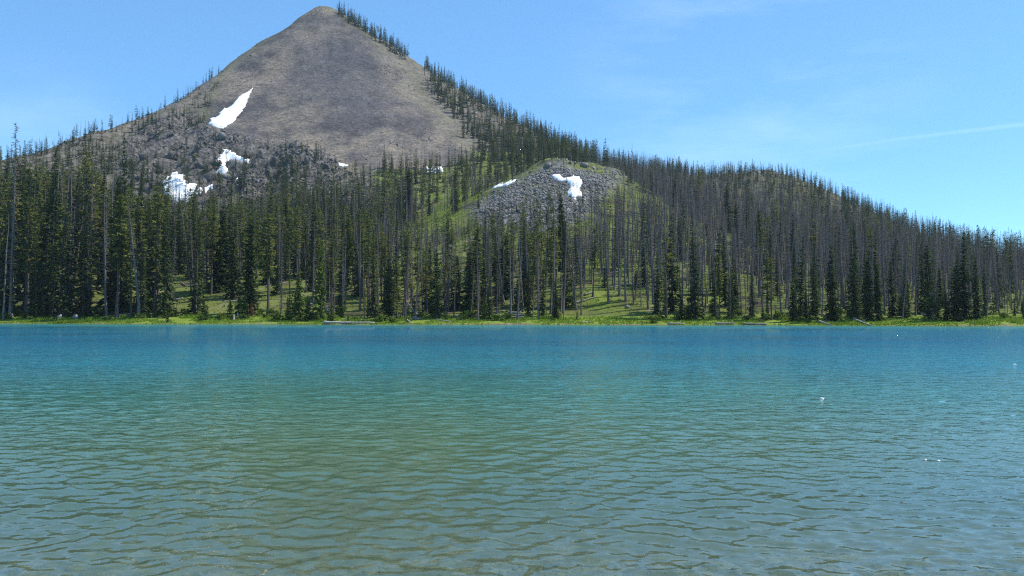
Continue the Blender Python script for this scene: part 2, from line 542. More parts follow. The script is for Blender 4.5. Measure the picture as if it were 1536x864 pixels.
nt.links.new(bmp.outputs['Normal'], pb.inputs['Normal'])
nt.links.new(pb.outputs['BSDF'], out.inputs['Surface'])
ground = link('terrain', gm, mt)
tag(ground, 'lake basin ground rising to a bare grey scree mountain', kind='structure')

# ------------------------------------------------------------------ water
tans = np.unique(np.concatenate([np.linspace(-4, -0.72, 60), np.linspace(-0.72, 0.72, 900), np.linspace(0.72, 4, 60)]))
yy = [1.6]
while yy[-1] < 185:
    yy.append(yy[-1] + min(max(yy[-1] * 0.0058, 0.016), 0.6))
yy = np.array(yy)
WX = yy[:, None] * tans[None, :]
WY = np.repeat(yy[:, None], len(tans), 1)
cell = np.minimum(np.maximum(yy * 0.0058, 0.016), 0.6)[:, None]
wz = np.zeros_like(WX)
wrng = np.random.default_rng(5)
calm = 0.75 + 0.45 * fbm(WX / 9, WY / 6, 3, 41)
NW = 96
for k in range(NW):
    lam = 0.055 * (0.45 / 0.055) ** (wrng.random() ** 1.35) if k > 4 else wrng.uniform(0.55, 1.2)
    ang = R(-108) + wrng.normal(0, R(52))         # travelling towards the camera, crests falling to the right
    a = (0.0038 if k > 4 else 0.0030) * lam
    kx, ky = 2 * math.pi / lam * math.cos(ang), 2 * math.pi / lam * math.sin(ang)
    fade = 1 - sstep(lam * 0.22, lam * 0.42, cell)
    ph = kx * WX + ky * WY + wrng.random() * 6.283 + 1.3 * fbm(WX / (lam * 4), WY / (lam * 3), 2, 50 + k)
    s = np.sin(ph)
    wz += a * fade * (s + 0.30 * (2 * s * s - 1))
wz *= calm
WZ = wz
# depth of water under each vertex
dep = np.maximum(-ground_z(WX.ravel(), WY.ravel()), 0.0)
nr, nc = WX.shape
ii = np.arange(nr * nc).reshape(nr, nc)
wq = np.stack([ii[:-1, :-1], ii[:-1, 1:], ii[1:, 1:], ii[1:, :-1]], -1).reshape(-1, 4)
wm = mesh_from('lake_water', np.stack([WX, WY, WZ], -1).reshape(-1, 3), wq, smooth=True)
attr(wm, 'depth', dep)
mt, nt, out = new_mat('water')
geo = nt.nodes.new('ShaderNodeNewGeometry')
P = geo.outputs['Position']
mp1 = nt.nodes.new('ShaderNodeMapping')
mp1.inputs['Rotation'].default_value = (0, 0, R(15))
mp1.inputs['Scale'].default_value = (1.3, 2.0, 1)
nt.links.new(P, mp1.inputs['Vector'])
r1 = noise_tex(nt, mp1.outputs['Vector'], 3.2, 3.0, 0.55)
r2 = noise_tex(nt, mp1.outputs['Vector'], 1.0, 3.0, 0.5)
hh = math_n(nt, 'ADD', math_n(nt, 'MULTIPLY', r1, 0.55), r2)
bmp = nt.nodes.new('ShaderNodeBump')
bmp.inputs['Strength'].default_value = 1.0
nt.links.new(hh, bmp.inputs['Height'])
# where the mesh is too coarse for the short waves, the bump carries them
sepx = nt.nodes.new('ShaderNodeSeparateXYZ')
nt.links.new(P, sepx.inputs['Vector'])
mrd = nt.nodes.new('ShaderNodeMapRange')
mrd.inputs['From Min'].default_value = 6; mrd.inputs['From Max'].default_value = 50
mrd.inputs['To Min'].default_value = 0.010; mrd.inputs['To Max'].default_value = 0.17
nt.links.new(sepx.outputs['Y'], mrd.inputs['Value'])
lanes = ramp(nt, noise_tex(nt, mp1.outputs['Vector'], 0.045, 3.0, 0.55), [(0.36, 0.55), (0.62, 1.25)])
nt.links.new(math_n(nt, 'MULTIPLY', mrd.outputs['Result'], lanes), bmp.inputs['Distance'])
fr = nt.nodes.new('ShaderNodeFresnel')
fr.inputs['IOR'].default_value = 1.46
nt.links.new(bmp.outputs['Normal'], fr.inputs['Normal'])
gl = N(nt, 'ShaderNodeBsdfGlossy')
gl.inputs['Roughness'].default_value = 0.03
nt.links.new(bmp.outputs['Normal'], gl.inputs['Normal'])
d = attr_n(nt, 'depth')
# light path through the water: clear at the edge, turquoise body colour in the deep
body = ramp(nt, math_n(nt, 'DIVIDE', d, 8.0), [(0.0, (0.150, 0.240, 0.165)), (0.13, (0.104, 0.198, 0.110)), (0.28, (0.056, 0.208, 0.160)), (0.48, (0.024, 0.176, 0.205)), (1.0, (0.010, 0.098, 0.158))])
df = N(nt, 'ShaderNodeBsdfDiffuse')
nt.links.new(body, df.inputs['Color'])
tr = N(nt, 'ShaderNodeBsdfTransparent')
tr.inputs['Color'].default_value = (0.86, 0.93, 0.84, 1)
opac = math_n(nt, 'SUBTRACT', 1.0, math_n(nt, 'EXPONENT', math_n(nt, 'MULTIPLY', d, -1.1)))
mx1 = nt.nodes.new('ShaderNodeMixShader')
nt.links.new(opac, mx1.inputs['Fac'])
nt.links.new(tr.outputs[0], mx1.inputs[1]); nt.links.new(df.outputs[0], mx1.inputs[2])
mx2 = nt.nodes.new('ShaderNodeMixShader')
nt.links.new(fr.outputs[0], mx2.inputs['Fac'])
nt.links.new(mx1.outputs[0], mx2.inputs[1]); nt.links.new(gl.outputs[0], mx2.inputs[2])
nt.links.new(mx2.outputs[0], out.inputs['Surface'])
lake = link('lake_water', wm, mt)
tag(lake, 'rippled turquoise lake water', kind='structure')

# ------------------------------------------------------------------ plain materials
def leaf_mat(name, dark, mid, light, trans=0.22, scale=0.35):
    m, nt, out = new_mat(name)
    geo = nt.nodes.new('ShaderNodeNewGeometry')
    f1 = noise_tex(nt, geo.outputs['Position'], scale, 3.0, 0.6)
    isl = geo.outputs['Random Per Island']
    f = math_n(nt, 'ADD', math_n(nt, 'MULTIPLY', f1, 0.6), math_n(nt, 'MULTIPLY', isl, 0.4))
    c = ramp(nt, f, [(0.25, dark), (0.5, mid), (0.78, light)])
    df = N(nt, 'ShaderNodeBsdfDiffuse'); tl = N(nt, 'ShaderNodeBsdfTranslucent')
    nt.links.new(c, df.inputs['Color']); nt.links.new(c, tl.inputs['Color'])
    mx = nt.nodes.new('ShaderNodeMixShader'); mx.inputs['Fac'].default_value = trans
    nt.links.new(df.outputs[0], mx.inputs[1]); nt.links.new(tl.outputs[0], mx.inputs[2])
    nt.links.new(mx.outputs[0], out.inputs['Surface'])
    return m


def rough_mat(name, stops, scale=2.0, stretch=(1, 1, 1), bump=0.3):
    m, nt, out = new_mat(name)
    tcn = nt.nodes.new('ShaderNodeNewGeometry')
    mp = nt.nodes.new('ShaderNodeMapping'); mp.inputs['Scale'].default_value = stretch
    nt.links.new(tcn.outputs['Position'], mp.inputs['Vector'])
    f1 = noise_tex(nt, mp.outputs['Vector'], scale, 5.0, 0.65)
    f = math_n(nt, 'ADD', math_n(nt, 'MULTIPLY', f1, 0.7), math_n(nt, 'MULTIPLY', tcn.outputs['Random Per Island'], 0.3))
    pb = N(nt, 'ShaderNodeBsdfPrincipled'); pb.inputs['Roughness'].default_value = 0.9
    pb.inputs['Specular IOR Level'].default_value = 0.2
    nt.links.new(ramp(nt, f, stops), pb.inputs['Base Color'])
    b = nt.nodes.new('ShaderNodeBump'); b.inputs['Strength'].default_value = bump; b.inputs['Distance'].default_value = 0.1
    nt.links.new(f1, b.inputs['Height']); nt.links.new(b.outputs['Normal'], pb.inputs['Normal'])
    nt.links.new(pb.outputs[0], out.inputs['Surface'])
    return m


M = {
    'fir': leaf_mat('fir_needles', (0.022, 0.038, 0.016), (0.042, 0.068, 0.022), (0.092, 0.122, 0.034), 0.26),
    'pine': leaf_mat('pine_needles', (0.066, 0.080, 0.022), (0.125, 0.142, 0.034), (0.205, 0.210, 0.055), 0.36),
    'young': leaf_mat('young_needles', (0.055, 0.090, 0.020), (0.090, 0.140, 0.028), (0.150, 0.195, 0.045), 0.3),
    'shrub': leaf_mat('willow_leaves', (0.070, 0.110, 0.020), (0.130, 0.185, 0.032), (0.220, 0.250, 0.062), 0.3, 1.2),
    'rusty': leaf_mat('rusty_needles', (0.20, 0.095, 0.04), (0.30, 0.15, 0.065), (0.36, 0.21, 0.09), 0.3),
    'grass': leaf_mat('grass_blades', (0.120, 0.215, 0.020), (0.205, 0.315, 0.030), (0.330, 0.390, 0.080), 0.35, 0.5),
    'bark': rough_mat('bark', [(0.3, (0.060, 0.048, 0.040)), (0.7, (0.125, 0.105, 0.090))], 3.0, (1, 1, 0.3)),
    'snag': rough_mat('weathered_trunk', [(0.25, (0.080, 0.067, 0.060)), (0.5, (0.160, 0.138, 0.125)), (0.8, (0.25, 0.225, 0.208))], 1.2, (1, 1, 0.25)),
    'twig': rough_mat('dead_twigs', [(0.25, (0.080, 0.065, 0.062)), (0.55, (0.140, 0.117, 0.108)), (0.85, (0.22, 0.188, 0.17))], 0.6, (1, 1, 0.5)),
    'drift': rough_mat('driftwood', [(0.25, (0.26, 0.235, 0.20)), (0.55, (0.43, 0.395, 0.345)), (0.85, (0.60, 0.56, 0.50))], 3.0, (1, 1, 1)),
    'old_wood': rough_mat('old_grey_wood', [(0.25, (0.16, 0.145, 0.125)), (0.55, (0.29, 0.265, 0.235)), (0.85, (0.44, 0.41, 0.37))], 3.0),
    'stone': rough_mat('grey_stone', [(0.25, (0.095, 0.085, 0.078)), (0.5, (0.190, 0.174, 0.162)), (0.8, (0.38, 0.355, 0.33))], 1.2),
    'dark_stone': rough_mat('dark_stone', [(0.25, (0.042, 0.039, 0.038)), (0.5, (0.092, 0.083, 0.077)), (0.8, (0.24, 0.22, 0.20))], 0.5),
    'bed_stone': rough_mat('bed_stone', [(0.25, (0.09, 0.07, 0.045)), (0.5, (0.20, 0.165, 0.11)), (0.8, (0.40, 0.35, 0.27))], 4.0),
    'scree_stone': rough_mat('scree_stone', [(0.25, (0.095, 0.086, 0.085)), (0.5, (0.165, 0.148, 0.135)), (0.8, (0.29, 0.26, 0.23))], 0.3),
    'snow': rough_mat('old_snow', [(0.30, (0.50, 0.46, 0.42)), (0.40, (0.80, 0.79, 0.77)), (0.6, (0.90, 0.90, 0.89))], 0.9, (1, 1, 1), 0.8),
    'plain_white': rough_mat('fleck_white', [(0.2, (0.78, 0.75, 0.72)), (0.7, (0.86, 0.84, 0.82))], 20.0),
}

# ------------------------------------------------------------------ snow patches
SNOW = [
    ([(378, 133), (368, 160), (352, 182), (334, 195), (313, 187), (316, 179), (345, 158), (365, 140)], 'long tapering white snow patch slanting up the bare scree face'),
    ([(336, 223), (352, 226), (362, 236), (378, 236), (374, 250), (360, 244), (344, 241), (340, 248), (344, 258), (336, 265), (322, 260), (330, 247), (326, 240)], 'branched white snow patch wrapped around a big rock on the outcrop'),
    ([(355, 264), (359, 266), (346, 276), (342, 274)], 'tiny snow sliver just below the big rock on the outcrop'),
    ([(258, 259), (277, 260), (276, 272), (284, 276), (296, 277), (290, 292), (280, 305), (270, 302), (262, 314), (250, 300), (242, 276)], 'broad ragged snow patch at the foot of the left outcrop'),
    ([(299, 280), (304, 284), (298, 294), (293, 290)], 'small snow scrap right beside the broad ragged snow patch'),
    ([(306, 282), (320, 276), (318, 286), (308, 290)], 'narrow snow strip under the dark outcrop cliff, behind treetops'),
    ([(210, 299), (216, 303), (212, 322), (204, 316)], 'small snow patch seen between two conifers at far left'),
    ([(637, 251), (662, 250), (663, 257), (640, 259)], 'flat snow patch behind thin conifers at the scree foot'),
    ([(508, 244), (522, 248), (520, 251), (509, 248)], 'tiny snow fleck at the foot of the scree slope'),
    ([(737, 284), (752, 276), (776, 269), (772, 273), (752, 281)], 'thin white snow streak along the crest of the rocky knoll'),
    ([(824, 264), (838, 263), (846, 266), (868, 265), (873, 274), (870, 282), (874, 294), (866, 294), (864, 303), (856, 300), (850, 290), (856, 280), (846, 273), (836, 270)], 'T-shaped white snow patch on the face of the rocky knoll'),
]


def snow_patch(poly, label):
    cu, cv = np.mean([p[0] for p in poly]), np.mean([p[1] for p in poly])
    pts = []
    for u, v in poly + [(cu, cv)]:
        pts.append(hit(u, v, 200.0))
    pts = np.array(pts)
    st = 0.45
    # grid in the plane of the slope (finer across the view)
    x0, x1 = pts[:, 0].min() - 6, pts[:, 0].max() + 6
    y0, y1 = pts[:, 1].min() - 10, pts[:, 1].max() + 10
    ax, ay = np.arange(x0, x1, st), np.arange(y0, y1, st)
    X, Y = np.meshgrid(ax, ay)
    G = ground_z(X.ravel(), Y.ravel()).reshape(X.shape)
    u, v = to_pix(X, Y, G)
    px = FOC / Y.mean()
    sd = poly_dist(u, v, poly) + 1.6 * fbm(X / 1.8, Y / 2.5, 3, 90) + 3.0 * fbm(X / 3.2, Y / 9.0, 3, 92)
    # only the part that belongs to the slope around the patch's middle
    ok = np.abs(Y - pts[-1, 1]) < 70
    inside = (sd > 0) & ok
    thick = 0.10 + 0.42 * sstep(0, 5, sd) + 0.10 * fbm(X / 3, Y / 3, 3, 33)
    cells = inside[:-1, :-1] & inside[:-1, 1:] & inside[1:, 1:] & inside[1:, :-1]
    if cells.sum() < 2:
        return None
    # keep the largest connected blob
    lab = np.zeros(cells.shape, int); best, cur = 0, 0
    sizes = {}
    for j, i in zip(*np.nonzero(cells)):
        if lab[j, i]:
            continue
        cur += 1; stack = [(j, i)]; lab[j, i] = cur; n = 0
        while stack:
            a, b = stack.pop(); n += 1
            for aa, bb in ((a + 1, b), (a - 1, b), (a, b + 1), (a, b - 1)):
                if 0 <= aa < cells.shape[0] and 0 <= bb < cells.shape[1] and cells[aa, bb] and not lab[aa, bb]:
                    lab[aa, bb] = cur; stack.append((aa, bb))
        sizes[cur] = n
    best = max(sizes, key=sizes.get)
    cells = lab == best
    n = X.size
    ix = np.arange(n).reshape(X.shape)
    top = np.stack([X, Y, G + thick], -1).reshape(-1, 3)
    bot = np.stack([X, Y, G - 0.6], -1).reshape(-1, 3)
    q = np.stack([ix[:-1, :-1], ix[:-1, 1:], ix[1:, 1:], ix[1:, :-1]], -1)[cells]
    faces = [q, q[:, ::-1] + n]
    pad = np.pad(cells, 1)
    for (dj, di), (a, b) in (((-1, 0), (0, 1)), ((0, 1), (1, 2)), ((1, 0), (2, 3)), ((0, -1), (3, 0))):
        nb = pad[1 + dj:1 + dj + cells.shape[0], 1 + di:1 + di + cells.shape[1]]
        e = np.stack([ix[:-1, :-1], ix[:-1, 1:], ix[1:, 1:], ix[1:, :-1]], -1)[cells & ~nb]
        if len(e):
            faces.append(np.stack([e[:, b], e[:, a], e[:, a] + n, e[:, b] + n], -1))
    F = np.concatenate(faces)
    Vv = np.concatenate([top, bot])
    used = np.unique(F)
    remap = np.zeros(len(Vv), int); remap[used] = np.arange(len(used))
    me = mesh_from('snow_patch', Vv[used], remap[F], smooth=True)
    o = link('snow_patch', me, M['snow'])
    tag(o, label, 'snow patch', 'snow patches left on the mountain')
    return o


for poly, label in SNOW:
    snow_patch(poly, label)

# ------------------------------------------------------------------ stones
ICO_V, ICO_F = None, None
t = (1 + 5 ** 0.5) / 2
ICO_V = np.array([(-1, t, 0), (1, t, 0), (-1, -t, 0), (1, -t, 0), (0, -1, t), (0, 1, t), (0, -1, -t), (0, 1, -t), (t, 0, -1), (t, 0, 1), (-t, 0, -1), (-t, 0, 1)], float)
ICO_V /= np.linalg.norm(ICO_V[0])
ICO_F = np.array([(0, 11, 5), (0, 5, 1), (0, 1, 7), (0, 7, 10), (0, 10, 11), (1, 5, 9), (5, 11, 4), (11, 10, 2), (10, 7, 6), (7, 1, 8), (3, 9, 4), (3, 4, 2), (3, 2, 6), (3, 6, 8), (3, 8, 9), (4, 9, 5), (2, 4, 11), (6, 2, 10), (8, 6, 7), (9, 8, 1)])


def rand_rot(n, g):
    q = g.normal(size=(n, 4)); q /= np.linalg.norm(q, axis=1)[:, None]
    w, x, y, z = q.T
    return np.stack([np.stack([1 - 2 * (y * y + z * z), 2 * (x * y - z * w), 2 * (x * z + y * w)], -1),
                     np.stack([2 * (x * y + z * w), 1 - 2 * (x * x + z * z), 2 * (y * z - x * w)], -1),
                     np.stack([2 * (x * z - y * w), 2 * (y * z + x * w), 1 - 2 * (x * x + y * y)], -1)], 1)


def stones(P3, size, g):
    n = len(P3)
    V = np.repeat(ICO_V[None], n, 0) * g.uniform(0.6, 1.15, (n, 12, 1))
    V = V * g.uniform(0.6, 1.2, (n, 1, 3))
    V = np.einsum('nij,nkj->nki', rand_rot(n, g), V) * size[:, None, None]
    V = V + P3[:, None, :]
    F = ICO_F[None] + (np.arange(n) * 12)[:, None, None]
    return V.reshape(-1, 3), F.reshape(-1, 3)


def scatter_px(poly, n, ymin, ymax, g, density=None):
    """random ground points whose picture falls inside a polygon"""
    us, vs = [p[0] for p in poly], [p[1] for p in poly]
    x0, x1 = (min(us) - 768) / FOC * ymax, (max(us) - 768) / FOC * ymax
    x0, x1 = min(x0, x0 * ymin / ymax), max(x1, x1 * ymin / ymax)
    got = []
    for _ in range(40):
        x, y = g.uniform(x0, x1, 4000), g.uniform(ymin, ymax, 4000)
        z = ground_z(x, y)
        u, v = to_pix(x, y, z)
        k = in_poly(u, v, poly)
        if density is not None:
            k &= g.random(4000) < density(x, y, u, v)
        got.append(np.stack([x, y, z], -1)[k])
        if sum(map(len, got)) >= n:
            break
    return np.concatenate(got)[:n]


g = np.random.default_rng(3)
def off_snow(u, v):
    m = np.ones(u.shape, bool)
    for poly, _l in SNOW:
        m &= poly_dist(u, v, poly) < -1.0
    return m


pa = scatter_px(Z_KNOLL, 14000, 185, 285, g, lambda x, y, u, v: sstep(-0.35, 0.45, fbm(x / 8, y / 8, 4, 9) + 0.22) * sstep(-6, 40, poly_dist(u, v, Z_KNOLL) + 22 * fbm(x / 9, y / 9, 3, 71)) * off_snow(u, v))
pb_ = scatter_px([(150, 235), (200, 205), (230, 175), (300, 170), (330, 195), (405, 216), (450, 216), (500, 232), (530, 262), (470, 285), (430, 310), (230, 315), (150, 310)], 9000, 300, 460, g, lambda x, y, u, v: sstep(-0.1, 0.55, fbm(x / 13, y / 13, 4, 8) + 0.12) * off_snow(u, v))
pc = scatter_px([(1128, 262), (1150, 250), (1172, 262)], 40, 420, 440, g)
P3 = np.concatenate([pa, pc])
size = np.concatenate([0.10 + 0.50 * g.random(len(pa)) ** 4, 0.6 + 1.2 * g.random(len(pc))])
P3[:, 2] += size * 0.05
V, F = stones(P3, size, g)
talus = link('talus_rubble', mesh_from('talus_rubble', V, F), M['stone'])
tag(talus, 'broken grey talus stones covering the rocky knoll', kind='stuff')
sb = 0.14 + 0.95 * g.random(len(pb_)) ** 6
pb_[:, 2] += sb * 0.05
V, F = stones(pb_, sb, g)
ps = scatter_px([(478, 8), (430, 42), (380, 66), (330, 105), (312, 140), (330, 150), (370, 130), (385, 160), (345, 205), (420, 222), (520, 245), (640, 255), (695, 235), (650, 170), (600, 95), (540, 45)], 5000, 395, 610, g, lambda x, y, u, v: (0.06 + 0.94 * sstep(0.05, 0.45, fbm(x / 22, y / 40, 4, 12))) * off_snow(u, v))
ss = 0.12 + 0.55 * g.random(len(ps)) ** 5
o2V, o2F = stones(ps, ss, g)
o2 = link('scree_stones', mesh_from('scree_stones', o2V, o2F), M['scree_stone'])
tag(o2, 'loose stones scattered over the bare scree slope', kind='stuff')
o = link('outcrop_rubble', mesh_from('outcrop_rubble', V, F), M['dark_stone'])
tag(o, 'dark broken stones over the rocky outcrop at the scree foot', kind='stuff')

ICO2_V, ICO2_F = None, None


def subdivide(V, F):
    V = list(map(tuple, V)); cache = {}; out = []
    def mid(a, b):
        k = (min(a, b), max(a, b))
        if k not in cache:
            p = (np.array(V[a]) + np.array(V[b])) / 2; p /= np.linalg.norm(p)
            V.append(tuple(p)); cache[k] = len(V) - 1
        return cache[k]
    for a, b, c in F:
        ab, bc, ca = mid(a, b), mid(b, c), mid(c, a)
        out += [(a, ab, ca), (b, bc, ab), (c, ca, bc), (ab, bc, ca)]
    return np.array(V), np.array(out)


ICO2_V, ICO2_F = subdivide(ICO_V, ICO_F)


def boulder(loc, dims, seed, label, group=None):
    g = np.random.default_rng(seed)
    dirs = g.normal(size=(9, 3)); dirs /= np.linalg.norm(dirs, axis=1)[:, None]
    offs = g.uniform(0.55, 0.9, 9)
    V = ICO2_V.copy()
    for d_, o_ in zip(dirs, offs):             # chop flat faces off the ball
        s = V @ d_
        V = V - np.outer(np.maximum(s - o_, 0), d_)
    V = V * np.array(dims) + g.normal(0, 0.02, V.shape) * np.array(dims)
    me = mesh_from('boulder', V, ICO2_F)
    o = link('boulder', me, M['stone'], loc=loc)
    o.rotation_euler = (0, 0, g.uniform(0, 6.28))
    tag(o, label, 'boulder', group)
    return o


def on_px(u, v, y0=100.0, dz=0.0):
    x, y, z = hit(u, v, y0)
    return (float(x), float(y), float(z) + dz)


boulder(on_px(353, 251, 300, 0.5), (4.6, 3.2, 3.2), 5, 'huge pale slab-sided boulder enclosed by the branched snow patch')
boulder(on_px(334, 208, 300, 0.3), (2.6, 2.0, 2.2), 6, 'dark block of rock at the lower tip of the long snow patch')
boulder(on_px(338, 268, 300, 0.3), (2.8, 2.2, 1.8), 7, 'rounded grey boulder under the branched snow patch')
boulder(on_px(822, 252, 200, 0.2), (1.8, 1.4, 1.2), 8, 'dark boulder above the left arm of the T-shaped snow patch')
boulder(on_px(876, 250, 200, 0.2), (1.9, 1.4, 1.1), 9, 'broad dark ledge boulder near the knoll top, above the T-shaped snow')


def crag(u, v, w, h, seed, label):
    x, y, z = on_px(u, v, 300)
    gg = np.random.default_rng(seed)
    V, F = subdivide(ICO2_V, ICO2_F)
    dirs = gg.normal(size=(16, 3)); dirs[:, 2] *= 0.35; dirs /= np.linalg.norm(dirs, axis=1)[:, None]
    for d_, o_ in zip(dirs, gg.uniform(0.45, 0.85, 16)):
        V = V - np.outer(np.maximum(V @ d_ - o_, 0), d_)
    rough = fbm(V[:, 0] * 3 + seed, V[:, 2] * 2 + V[:, 1] * 3, 3, seed)
    V = V * (1 + 0.22 * rough[:, None]) * np.array((w, w * 0.7, h)) * 0.6
    o = link('rock_crag', mesh_from('rock_crag', V, F), M['dark_stone'], loc=(x, y, z))
    o.rotation_euler = (gg.normal(0, 0.15), gg.normal(0, 0.15), gg.uniform(-0.5, 0.5))
    tag(o, label, 'rock crag', 'crags of the rocky outcrop')


for k_, (u, v, w, h, lab) in enumerate([
    (322, 212, 4.0, 3.4, 'dark crag just below the lower tip of the long snow patch'), (296, 226, 5.0, 4.0, 'dark crag on the outcrop left of the branched snow patch'),
    (305, 250, 7.0, 5.5, 'widest dark crag between the branched and the ragged snow patches'), (282, 254, 5.0, 4.0, 'dark crag right above the ragged snow patch'),
    (318, 268, 5.5, 4.0, 'low dark crag under the branched snow patch, above the treetops'), (256, 236, 5.0, 3.6, 'dark crag high on the outcrop straight above the ragged snow patch'),
    (238, 252, 5.5, 4.5, 'dark crag up left of the ragged snow patch'), (215, 240, 4.5, 3.2, 'leftmost dark crag of the rocky outcrop'),
    (392, 236, 4.5, 5.0, 'grey crag right of the branched snow patch'), (412, 246, 4.5, 4.5, 'second grey crag right of the branched snow patch'),
    (436, 238, 5.0, 4.5, 'broad grey crag at the top of the cliff below the scree'), (462, 244, 5.5, 4.0, 'grey crag near the right end of the cliff below the scree'),
    (488, 252, 4.0, 3.0, 'rightmost grey crag of the cliff below the scree')]):
    crag(u, v, w, h, 60 + k_, lab)


def shore_pt(u, inland, dz=0.0):
    """point so many metres behind the water's edge, on the line of sight of column u"""
    k = (u - 768.0) / FOC
    y = 130.0
    for _ in range(30):
        y = float(shore_y(k * y)) + inland
    return (k * y, y, float(ground_z(k * y, y)[0]) + dz)


boulder(shore_pt(90, 5.5, 0.25), (0.9, 0.7, 0.6), 12, 'grey boulder on the grassy shore, left one of a pair')
boulder(shore_pt(113, 5.8, 0.25), (0.8, 0.6, 0.65), 13, 'grey boulder on the grassy shore, right one of a pair')
boulder(shore_pt(625, 6.0, 0.2), (0.9, 0.8, 0.5), 14, 'low grey boulder at the foot of the leaning grey trunk')
boulder(shore_pt(941, 16, 0.1), (0.7, 0.5, 0.5), 15, 'small pale boulder at the upper edge of the grassy clearing')

# ------------------------------------------------------------------ tree shapes
def tube(p0, p1, r0, r1, k=5):
    p0, p1 = np.array(p0, float), np.array(p1, float)
    d = p1 - p0; d /= np.linalg.norm(d) + 1e-9
    a = np.cross(d, (0.0, 0.0, 1.0)) if abs(d[2]) < 0.9 else np.cross(d, (1.0, 0.0, 0.0))
    a /= np.linalg.norm(a); b = np.cross(d, a)
    ang = np.arange(k) * 2 * math.pi / k
    ring = np.cos(ang)[:, None] * a + np.sin(ang)[:, None] * b
    return np.concatenate([p0 + ring * r0, p1 + ring * r1])


def trunk_mesh(name, h, r, g, lean=0.0, k=6, segs=7, bend=0.15):
    """one tapered, slightly crooked stem from below the ground to the tip"""
    zs = np.linspace(-0.4, h, segs + 1)
    cx = np.concatenate([[0], np.cumsum(g.normal(0, bend * h / 60, segs))]); cy = np.concatenate([[0], np.cumsum(g.normal(0, bend * h / 60, segs))])
    ang = np.arange(k) * 2 * math.pi / k
    rad = r * (1 - 0.92 * np.clip(zs / h, 0, 1) ** 0.9); rad[0] = r * 1.35
    V = np.stack([(cx[:, None] + lean * zs[:, None]) + rad[:, None] * np.cos(ang), cy[:, None] + rad[:, None] * np.sin(ang), np.repeat(zs[:, None], k, 1)], -1).reshape(-1, 3)
    F = []
    for s in range(segs):
        for i in range(k):
            a, b = s * k + i, s * k + (i + 1) % k
            F.append((a, b, b + k, a + k))
    return V, np.array(F), (zs, cx + lean * zs, cy)


def sprays(base, tip, width, g, n=3, jag=0.35):
    """needle clumps along many branches: base, tip (N,3), width (N,); n rhombs each"""
    d = tip - base
    L = np.linalg.norm(d, axis=1)[:, None] + 1e-6
    dn = d / L
    side = np.cross(dn, np.array([0, 0, 1.0])); side /= np.linalg.norm(side, axis=1)[:, None] + 1e-6
    Vs, k = [], 0
    for j in range(n):
        f0 = np.clip(j / n + g.uniform(-0.1, 0.08, (len(d), 1)), 0, 1)
        f1 = np.clip((j + 1.25) / n + g.uniform(-0.08, 0.12, (len(d), 1)), 0, 1.12)
        a = base + d * f0; b = base + d * f1 + g.normal(0, 0.05, d.shape) * L
        m = (a + b) / 2 + g.normal(0, 0.05, d.shape) * L
        w = width[:, None] * g.uniform(0.6, 1.25, (len(d), 1)) * (1.05 - 0.3 * j / n)
        tilt = g.normal(0, 0.6, (len(d), 1))
        s = side * np.cos(tilt) + np.array([0, 0, 1.0]) * np.sin(tilt)
        droop = np.array([0, 0, -1.0]) * w * g.uniform(0.1, 0.75, (len(d), 1))
        Vs.append(np.stack([a, m + s * w + droop, b, m - s * w + droop], 1))
    V = np.concatenate(Vs, 0)
    n4 = len(V)
    F = np.arange(n4 * 4).reshape(n4, 4)
    return V.reshape(-1, 3), F


def conifer_crown(h, rad, g, style, whorls, per, n):
    """foliage of one conifer; style sets the outline"""
    st = {  # crown base, power of taper, droop, gap chance, spray width
        'spire': (0.05, 0.80, 0.42, 0.06, 0.20), 'dense': (0.02, 0.62, 0.35, 0.03, 0.24), 'pine': (0.38, 0.45, -0.05, 0.24, 0.20),
        'thin': (0.50, 0.35, 0.05, 0.34, 0.17), 'ragged': (0.26, 0.50, 0.25, 0.22, 0.20), 'young': (0.0, 0.85, 0.10, 0.04, 0.22)}[style]
    zb, pw, dr, gap, sw = st
    B, T, Wd = [], [], []
    lop = g.uniform(0, 6.28)
    for w in range(whorls):
        tz = (w + g.uniform(-0.3, 0.3)) / whorls
        tz = min(max(tz, 0), 0.995)
        z = h * (zb + (1 - zb) * tz)
        env = rad * ((1 - tz) ** pw) * (1 if style not in ('pine', 'thin') else min(1, 0.45 + 1.6 * tz))
        env *= 0.72 + 0.45 * g.random()
        if g.random() < gap * 0.7:
            continue
        for b in range(per):
            if g.random() < gap:
                continue
            a = g.uniform(0, 6.283)
            L = env * g.uniform(0.55, 1.12) * (1 + 0.18 * math.cos(a - lop)) + 0.12
            dd = dr * g.uniform(0.5, 1.4) * (1.2 - 1.7 * tz)
            zz = z + g.uniform(-0.25, 0.25) * h / whorls
            B.append((0.04 * math.cos(a), 0.04 * math.sin(a), zz))
            T.append((L * math.cos(a), L * math.sin(a), zz - L * dd))
            Wd.append(max(0.10, sw * (0.55 + 0.5 * L)))
    # leader
    B.append((0, 0, h * 0.94)); T.append((0.02, 0, h * 1.015)); Wd.append(0.10)
    return sprays(np.array(B, float), np.array(T, float), np.array(Wd, float), g, n)


